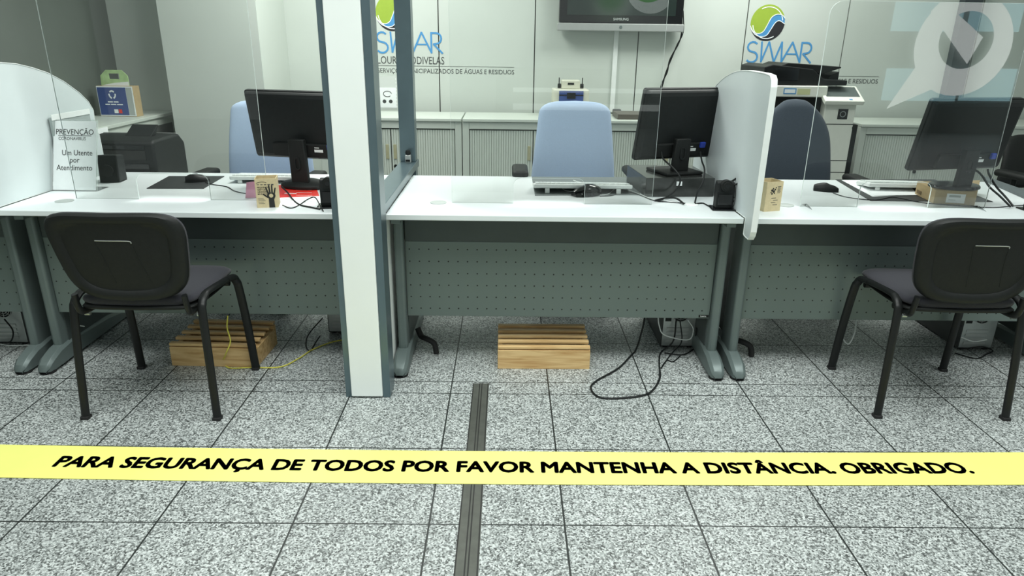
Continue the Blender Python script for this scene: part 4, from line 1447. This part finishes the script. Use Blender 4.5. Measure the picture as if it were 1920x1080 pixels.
# recycling arrows: three bent bars
g = MB()
for k in range(3):
    a = 2 * PI * k / 3 + PI / 2
    cxx, czz = -0.03, 0.155
    for j in (-1, 1):
        p0 = (cxx + 0.026 * math.cos(a), czz + 0.026 * math.sin(a))
        p1 = (cxx + 0.027 * math.cos(a + j * 0.75), czz + 0.027 * math.sin(a + j * 0.75))
        dd = Vector((p1[0] - p0[0], p1[1] - p0[1])).normalized()
        nn = Vector((-dd.y, dd.x)) * 0.0055
        g.prism([(p0[0] - nn.x, p0[1] - nn.y), (p1[0] - nn.x, p1[1] - nn.y), (p1[0] + nn.x, p1[1] + nn.y), (p0[0] + nn.x, p0[1] + nn.y)], 'y', -0.0036, -0.0027)
g.obj('recycling_arrows', PAPER, pn)
for x0_, x1_, z_ in ((-0.075, -0.035, 0.100), (-0.028, 0.012, 0.100), (-0.10, -0.06, 0.082), (-0.053, -0.01, 0.082), (-0.003, 0.045, 0.082)):
    bx('small_print', PAPER, x0_, x1_, -0.0034, -0.0027, z_, z_ + 0.008, pn)
MB().box(-0.035, -0.002, -0.0034, -0.0027, 0.025, 0.052).obj('white_patch', PAPER, pn)
MB().box(0.002, 0.03, -0.0034, -0.0027, 0.025, 0.052).obj('red_patch', RED, pn)
arch = [(-0.125, 0.2155), (0.105, 0.2155), (0.105, 0.285), (0.06, 0.325), (-0.07, 0.325), (-0.12, 0.285)]
hole = [(-0.05, 0.262), (0.035, 0.262), (0.035, 0.285), (0.035, 0.300), (-0.05, 0.300), (-0.05, 0.285)]
MB().plate(arch, hole, 'y', 0.03, 0.036).obj('handle_flap', LGREEN, t)
MB().prism([(-0.125, 0.2156), (0.105, 0.2156), (0.105, 0.245), (-0.02, 0.235)], 'y', 0.0285, 0.0295).obj('white_band', PAPER, t)

# small machine on the cabinets behind the blue chair
p = at(1068, 190, 1, 5.05)
t = thing('stamping_machine', 'small cream machine with blue front and two black knobs on the cabinet', 'office machine', (0.445, 5.05, CABZ), 0)
MB().box(-0.125, 0.125, -0.06, 0.14, 0, 0.185).obj('body', CREAM, t, 0.008, seg=3)
MB().box(-0.085, 0.085, -0.066, -0.0605, 0.105, 0.178).obj('blue_front', DBLUE, t, 0.002)
MB().box(-0.085, 0.085, -0.068, -0.0662, 0.145, 0.152).box(-0.03, 0.03, -0.070, -0.0682, 0.125, 0.165).obj('black_window', BLACK, t)
MB().box(-0.066, 0.066, 0.0, 0.10, 0.1855, 0.245).obj('head', CREAM, t, 0.008, seg=3)
MB().box(-0.022, 0.022, -0.002, -0.0002, 0.215, 0.228).obj('slot', BLACK, t)
for s_ in (-1, 1):
    MB().cyl((s_ * 0.080 - 0.011, 0.02, 0.205), 0.016, 0.022, 'x', 16).cyl((s_ * 0.080 - 0.003, 0.02, 0.205), 0.005, 0.006, 'x', 10).box(s_ * 0.082 - 0.003, s_ * 0.082 + 0.003, 0.015, 0.022, 0.205, 0.262).obj('knob', BLACK, t)
# dark tray and adapter on the cabinet
t = tag(bx('flat_tray', mat('dark_brown_tray', (0.10, 0.09, 0.075), 0.4), 0.76, 1.02, 4.86, 5.12, CABZ, CABZ + 0.035, bevel=0.003), 'flat dark tray on the cabinet behind the square monitor', 'tray')
t = tag(MB().box(0.77, 0.83, 5.16, 5.20, CABZ, CABZ + 0.04).obj('power_adapter', BLACK, bevel=0.006, seg=3), 'small black power adapter at the foot of the white trunking', 'adapter')

# ================================================================== TELEVISION AND WALL ITEMS
a = at(1045, 57, 1, 5.25)
b_ = at(1281, 59, 1, 5.25)
TX0_, TX1_ = a.x, b_.x
tz = a.z
t = thing('television', 'black flat television with silver speaker bar on the back wall', 'television', ((TX0_ + TX1_) / 2, 5.25, tz))
hw = (TX1_ - TX0_) / 2
bx('bezel', BLACKG, -hw + 0.01, hw - 0.01, 0.0, 0.075, 0.052, 0.60, t, 0.008, seg=3)
bx('screen', SCREEN, -hw + 0.065, hw - 0.065, -0.002, -0.0002, 0.105, 0.56, t)
sb = bx('speaker_bar', SILVER, -hw, hw, -0.012, 0.07, 0.0, 0.0515, t, 0.005, seg=3)
MB().cyl((0.0, -0.0145, 0.026), 0.011, 0.0025, 'y', 24).obj('power_button', GREYMETAL, sb)
text('lettering', 'SAMSUNG', 0.024, GREYPL, t, FRONT(0, -0.0006, 0.072), align='CENTER', bold=0.0003, extrude=0.0002)
bx('wall_bracket', DARKMETAL, -0.15, 0.15, 0.0755, WY - 5.25 - 0.001, 0.15, 0.45, t)
t = tag(bx('cable_trunking', WPLAST, 0.772, 0.806, WY - 0.018, WY - 0.0005, CABZ + 0.0, 1.56, bevel=0.003), 'white vertical cable trunking below the television', 'cable trunking')
cable3('television_cable', [PY(1279, 10, 5.3), PY(1278, 60, 5.3), PY(1272, 82, 5.3), PY(1256, 112, 5.3), PY(1251, 135, 5.3), PY(1240, 160, 5.3), PY(1232, 200, 5.3)], 0.005, BLACK, 'twisted black cable hanging from the television')
cable3('television_cable', [PY(1281, 20, 5.29), PY(1281, 60, 5.29), PY(1269, 85, 5.29), PY(1260, 108, 5.29), PY(1248, 137, 5.29), PY(1243, 158, 5.29), PY(1229, 200, 5.29)], 0.004, BLACK, 'second strand twisted round the television cable')
# notice in sleeve
t = thing('wall_notice', 'small hand hygiene notice in a clear sleeve seen through the partition', 'notice', (-0.90, WY - 0.004, 0.945))
bx('paper_sheet', PAPER, -0.065, 0.065, 0.001, 0.0025, 0.01, 0.155, t)
bx('sleeve', mat('milky_plastic_sleeve', (0.62, 0.66, 0.63), 0.25), -0.085, 0.075, 0.0027, 0.0037, 0.0, 0.235, t)
for k in range(9):
    bx('sleeve_hole', WPLAST, 0.064, 0.069, 0.0018, 0.0026, 0.012 + k * 0.025, 0.022 + k * 0.025, t)
MB().tube([(0.03 * math.cos(a_) , 0.0004, 0.11 + 0.02 * math.sin(a_)) for a_ in [2 * PI * k / 16 for k in range(15)]], 0.0025, 5).obj('round_symbol', INKG, t)
MB().cyl((-0.025, 0.0002, 0.055), 0.014, 0.0006, 'y', 14).cyl((0.022, 0.0002, 0.055), 0.014, 0.0006, 'y', 14).obj('hand_symbols', INKG, t)


def ribbon(g, pts, w_, y0, y1):
    for k_, (p0, p1) in enumerate(zip(pts, pts[1:])):
        y0 -= 0.00006
        d = Vector((p1[0] - p0[0], p1[1] - p0[1]))
        if d.length < 1e-7:
            continue
        d.normalize()
        nn = Vector((-d.y, d.x)) * w_ / 2
        e = d * w_ * 0.25
        g.prism([(p0[0] - nn.x - e.x, p0[1] - nn.y - e.y), (p1[0] - nn.x + e.x, p1[1] - nn.y + e.y), (p1[0] + nn.x + e.x, p1[1] + nn.y + e.y), (p0[0] + nn.x - e.x, p0[1] + nn.y - e.y)], 'y', y0, y1)


def wall_sign(xl, z0, label):
    """emblem, word and two lines of lettering; xl = left of the word, z0 = its baseline"""
    t = thing('wall_sign', label, 'sign', (xl, WY - 0.001, z0))
    h = 0.142
    W = 0.486
    g = MB()
    k = h
    def Q(x, z):
        return (x * W, z * h)
    sw = 0.0125
    Spts = []
    for i in range(9):
        a = math.radians(40 + 230 * i / 8)
        Spts.append(Q(0.085 + 0.075 * math.cos(a), 0.75 + 0.24 * math.sin(a)))
    for i in range(1, 11):
        a = math.radians(90 - 230 * i / 10)
        Spts.append(Q(0.085 + 0.085 * math.cos(a), 0.25 + 0.26 * math.sin(a)))
    ribbon(g, Spts, sw, -0.001, 0)
    ribbon(g, [Q(0.215, 1), Q(0.235, 0.02), Q(0.325, 1), Q(0.43, 0.02), Q(0.52, 1), Q(0.545, 0.02)], sw, -0.0012, -0.0002)
    ribbon(g, [Q(0.545, 0.02), Q(0.68, 1.0), Q(0.825, 0.02), Q(0.825, 1.0)], sw, -0.0014, -0.0004)
    ribbon(g, [Q(0.60, 0.42), Q(0.765, 0.42)], sw * 0.8, -0.0011, -0.0001)
    rb = [Q(0.825, 0.98), Q(0.89, 0.98)]
    for i in range(9):
        a = math.radians(90 - 180 * i / 8)
        rb.append(Q(0.90 + 0.075 * math.cos(a), 0.72 + 0.26 * math.sin(a)))
    rb.append(Q(0.86, 0.44))
    rb.append(Q(0.99, 0.0))
    ribbon(g, rb, sw, -0.0016, -0.0006)
    g.obj('word', SBLUE, t)
    o = text('town_names', 'LOURES | ODIVELAS', 0.076, INKG, t, FRONT(-0.004, -0.0002, -0.078), sx=0.5, bold=0.0, extrude=0.0002)
    wx = max(v.co.x for v in o.data.vertices)
    for v in o.data.vertices:
        v.co.x = -0.004 + (v.co.x + 0.004) * 0.497 / (wx + 0.004)
    bx('rule', INKG, -0.005, 1.01, -0.0006, -0.0001, -0.093, -0.0905, t)
    o = text('service_line', 'SERVIÇOS MUNICIPALIZADOS DE ÁGUAS E RESIDUOS', 0.046, INKG, t, FRONT(-0.004, -0.0002, -0.142), extrude=0.0002)
    wx = max(v.co.x for v in o.data.vertices)
    for v in o.data.vertices:
        v.co.x = -0.004 + (v.co.x + 0.004) * 1.014 / (wx + 0.004)
    # emblem: disc split by two swirling curves
    cx, cz, r = 0.128, 0.272, 0.128
    def circ(a0, a1, n=24, rr=r):
        return [(cx + rr * math.cos(math.radians(a0 + (a1 - a0) * i / n)), cz + rr * math.sin(math.radians(a0 + (a1 - a0) * i / n))) for i in range(n + 1)]
    def scurve(off, n=20):
        pts = []
        for i in range(n + 1):
            u_ = -1 + 2 * i / n
            z = 0.62 * math.sin(u_ * PI * 0.62 + 0.15) + 0.12 * u_ + off
            pts.append((cx + r * u_ * 0.97, cz + r * z))
        return pts
    def clip(pts, rr):
        q = []
        for x, z in pts:
            d = math.hypot(x - cx, z - cz)
            if d > rr:
                x, z = cx + (x - cx) * rr / d, cz + (z - cz) * rr / d
            q.append((x, z))
        return q
    def spline(P, n=6):
        out_ = []
        Q_ = [P[0]] + P + [P[-1]]
        for i_ in range(1, len(Q_) - 2):
            for k_ in range(n):
                tt = k_ / n
                v_ = []
                for c_ in (0, 1):
                    p0, p1, p2, p3 = (Q_[i_ + m_][c_] for m_ in (-1, 0, 1, 2))
                    v_.append(0.5 * (2 * p1 + (p2 - p0) * tt + (2 * p0 - 5 * p1 + 4 * p2 - p3) * tt * tt + (3 * p1 - p0 - 3 * p2 + p3) * tt ** 3))
                out_.append((cx + r * v_[0], cz + r * v_[1]))
        out_.append((cx + r * P[-1][0], cz + r * P[-1][1]))
        return out_
    up = clip(spline([(-0.97, -0.18), (-0.75, -0.48), (-0.45, -0.58), (-0.18, -0.45), (0.0, -0.10), (0.18, 0.28), (0.45, 0.45), (0.75, 0.42), (0.95, 0.25)]), r * 0.97)
    lo = clip(spline([(-0.94, -0.30), (-0.65, -0.62), (-0.3, -0.74), (0.02, -0.66), (0.22, -0.35), (0.42, 0.0), (0.65, 0.12), (0.97, -0.05)]), r * 0.97)
    a_r = math.degrees(math.atan2(up[-1][1] - cz, up[-1][0] - cx))
    a_l = math.degrees(math.atan2(up[0][1] - cz, up[0][0] - cx)) % 360
    def fill(pts, name, m, y):
        bm_ = MB()
        vs = [bm_.bm.verts.new((x, y, z)) for x, z in pts]
        f = bm_.bm.faces.new(vs)
        bmesh.ops.triangulate(bm_.bm, faces=[f])
        ex = bmesh.ops.extrude_face_region(bm_.bm, geom=list(bm_.bm.faces))
        for v in ex['geom']:
            if isinstance(v, bmesh.types.BMVert):
                v.co.y -= 0.0006
        return bm_.obj(name, m, t)
    fill(up + circ(a_r, a_l, 24, r * 0.97)[1:-1], 'green_swirl', SGREEN, -0.0002)
    fill([(x, z + 0.0) for x, z in up][::-1] + lo, 'blue_swirl', SBLUE, -0.0002)
    b_r = math.degrees(math.atan2(lo[-1][1] - cz, lo[-1][0] - cx))
    b_l = math.degrees(math.atan2(lo[0][1] - cz, lo[0][0] - cx)) % 360 - 360
    fill(lo + circ(b_r, b_l, 24, r * 0.97)[1:-1], 'black_swirl', SBLACK, -0.0002)
    g = MB()
    ribbon(g, up, 0.005, -0.0016, -0.0008)
    ribbon(g, lo, 0.005, -0.0017, -0.0009)
    ribbon(g, circ(190, 300, 18, r * 0.84), 0.006, -0.0016, -0.0008)
    ribbon(g, circ(10, 120, 18, r * 0.84), 0.006, -0.0016, -0.0008)
    g.obj('white_lines', PAPER, t)
    return t


wall_sign(-0.963, 1.348, 'blue SIMAR wall sign crossed by the partition post')
wall_sign(1.758, 1.315, 'blue SIMAR wall sign partly hidden by the photocopier')

# ================================================================== PHOTOCOPIER
cy = 4.52
t = thing('photocopier', 'large office photocopier with black top and grey control panel', 'photocopier', (0, 0, 0))


def cpx(u, v, y=cy):
    return at(u, v, 1, y)


xl, xr = 1.62, cpx(1549, 190).x
xt1 = cpx(1611, 200).x
bx('scanner_bar', OFFWHITE, xl, xr + 0.0, cy, cy + 0.5, cpx(1500, 182).z, cpx(1500, 161).z, t, 0.006, seg=3)
zb_ = cpx(1500, 182).z
bx('cavity', BLACKM, xl + 0.01, xr - 0.003, cy + 0.06, cy + 0.5, 0.86, zb_ - 0.001, t)
bx('lower_body', OFFWHITE, xl, xr - 0.003, cy + 0.03, cy + 0.5, 0.03, 0.8595, t, 0.004)
zc_ = cpx(1580, 186).z
tw = bx('side_tower', OFFWHITE, xr, xt1 - 0.018, cy, cy + 0.5, 0.03, zc_ - 0.0005, t, 0.004)
bx('side_panel', BLACK, xt1 - 0.0175, xt1 + 0.035, cy + 0.04, cy + 0.5, 0.03, cpx(1600, 235).z, t, 0.004)
for v in (235, 303, 325):
    z = cpx(1580, v - 2).z
    bx('panel_gap', BLACKM, xr + 0.002, xt1 - 0.02, cy - 0.0008, cy - 0.0001, z - 0.003, z + 0.002, tw)
q = cpx(1580, 214)
MB().box(q.x - 0.032, q.x + 0.032, cy - 0.003, cy - 0.0003, q.z - 0.032, q.z + 0.032).obj('card_sensor', BLACKG, tw, 0.002)
MB().tube([(q.x + 0.017 * math.cos(2 * PI * k / 20), cy - 0.0035, q.z + 0.017 * math.sin(2 * PI * k / 20)) for k in range(21)], 0.0022, 6, smooth=False).obj('sensor_ring', STEEL, tw)
q = cpx(1600, 240)
MB().box(q.x - 0.009, q.x + 0.006, cy - 0.002, cy - 0.0003, q.z - 0.006, q.z + 0.008).obj('badge', BLACK, tw)
# tilted control panel
zt_ = cpx(1575, 172).z
Mp = Matrix.Translation(((xr + xt1) / 2 - 0.01, cy + 0.02, zc_ + 0.012)) @ Matrix.Rotation(0.5, 4, 'X')
pnl = MB().box(-0.125, 0.125, -0.075, 0.10, -0.012, 0.018, M=Mp).obj('control_panel', OFFWHITE, t, 0.006, seg=3)
MB().box(-0.105, 0.108, -0.025, 0.085, 0.0183, 0.0195, M=Mp).obj('touch_screen', mat('grey_touch_screen', (0.10, 0.12, 0.115), 0.25), pnl)
MB().box(0.03, 0.05, -0.06, -0.05, 0.0183, 0.0192, M=Mp).obj('blue_button', SBLUE, pnl)
# document feeder on top
zs_ = cpx(1500, 161).z
g = MB()
g.prism([(xl, zs_ + 0.001), (xr + 0.02, zs_ + 0.001), (xr + 0.13, zs_ + 0.005), (xr + 0.13, zs_ + 0.035), (xr - 0.02, zs_ + 0.04), (xr - 0.1, zs_ + 0.10), (xl + 0.05, zs_ + 0.125), (xl, zs_ + 0.11)], 'y', cy + 0.03, cy + 0.5)
fd = g.obj('document_feeder', BLACK, t, 0.006, seg=2)
g = MB()
g.prism([(xr - 0.33, zs_ + 0.105), (xr - 0.02, zs_ + 0.070), (xr + 0.02, zs_ + 0.085), (xr + 0.09, zs_ + 0.108), (xr + 0.09, zs_ + 0.116), (xr - 0.25, zs_ + 0.135)], 'y', cy + 0.06, cy + 0.42)
g.obj('feeder_tray', BLACKM, fd, 0.004)
bx('feeder_cover', BLACKG, xl + 0.06, xl + 0.22, cy + 0.024, cy + 0.0295, zs_ + 0.03, zs_ + 0.10, fd, 0.003)
g = MB()
g.prism([(xr + 0.03, zs_ + 0.036), (xr + 0.10, zs_ + 0.036), (xr + 0.10, zs_ + 0.085), (xr + 0.05, zs_ + 0.062)], 'y', cy + 0.1, cy + 0.4)
g.obj('paper_stop', BLACKM, fd, 0.002)
q = cpx(1481, 171)
MB().box(q.x - 0.04, q.x + 0.04, cy - 0.0015, cy - 0.0003, q.z - 0.018, q.z + 0.018).obj('blue_sticker', SBLUE, t)
MB().box(q.x - 0.034, q.x + 0.034, cy - 0.0022, cy - 0.0016, q.z - 0.011, q.z + 0.012).obj('sticker_paper', PAPER, t)
q = cpx(1507, 172)
MB().box(q.x - 0.04, q.x + 0.04, cy - 0.0015, cy - 0.0003, q.z - 0.018, q.z + 0.018).obj('yellow_sticker', mat('pale_yellow_print', (0.55, 0.58, 0.32), 0.6), t)
MB().box(xl + 0.02, xt1 - 0.03, cy + 0.06, cy + 0.45, 0.0, 0.0295).obj('plinth', BLACKM, t)

bpy.context.view_layer.update()
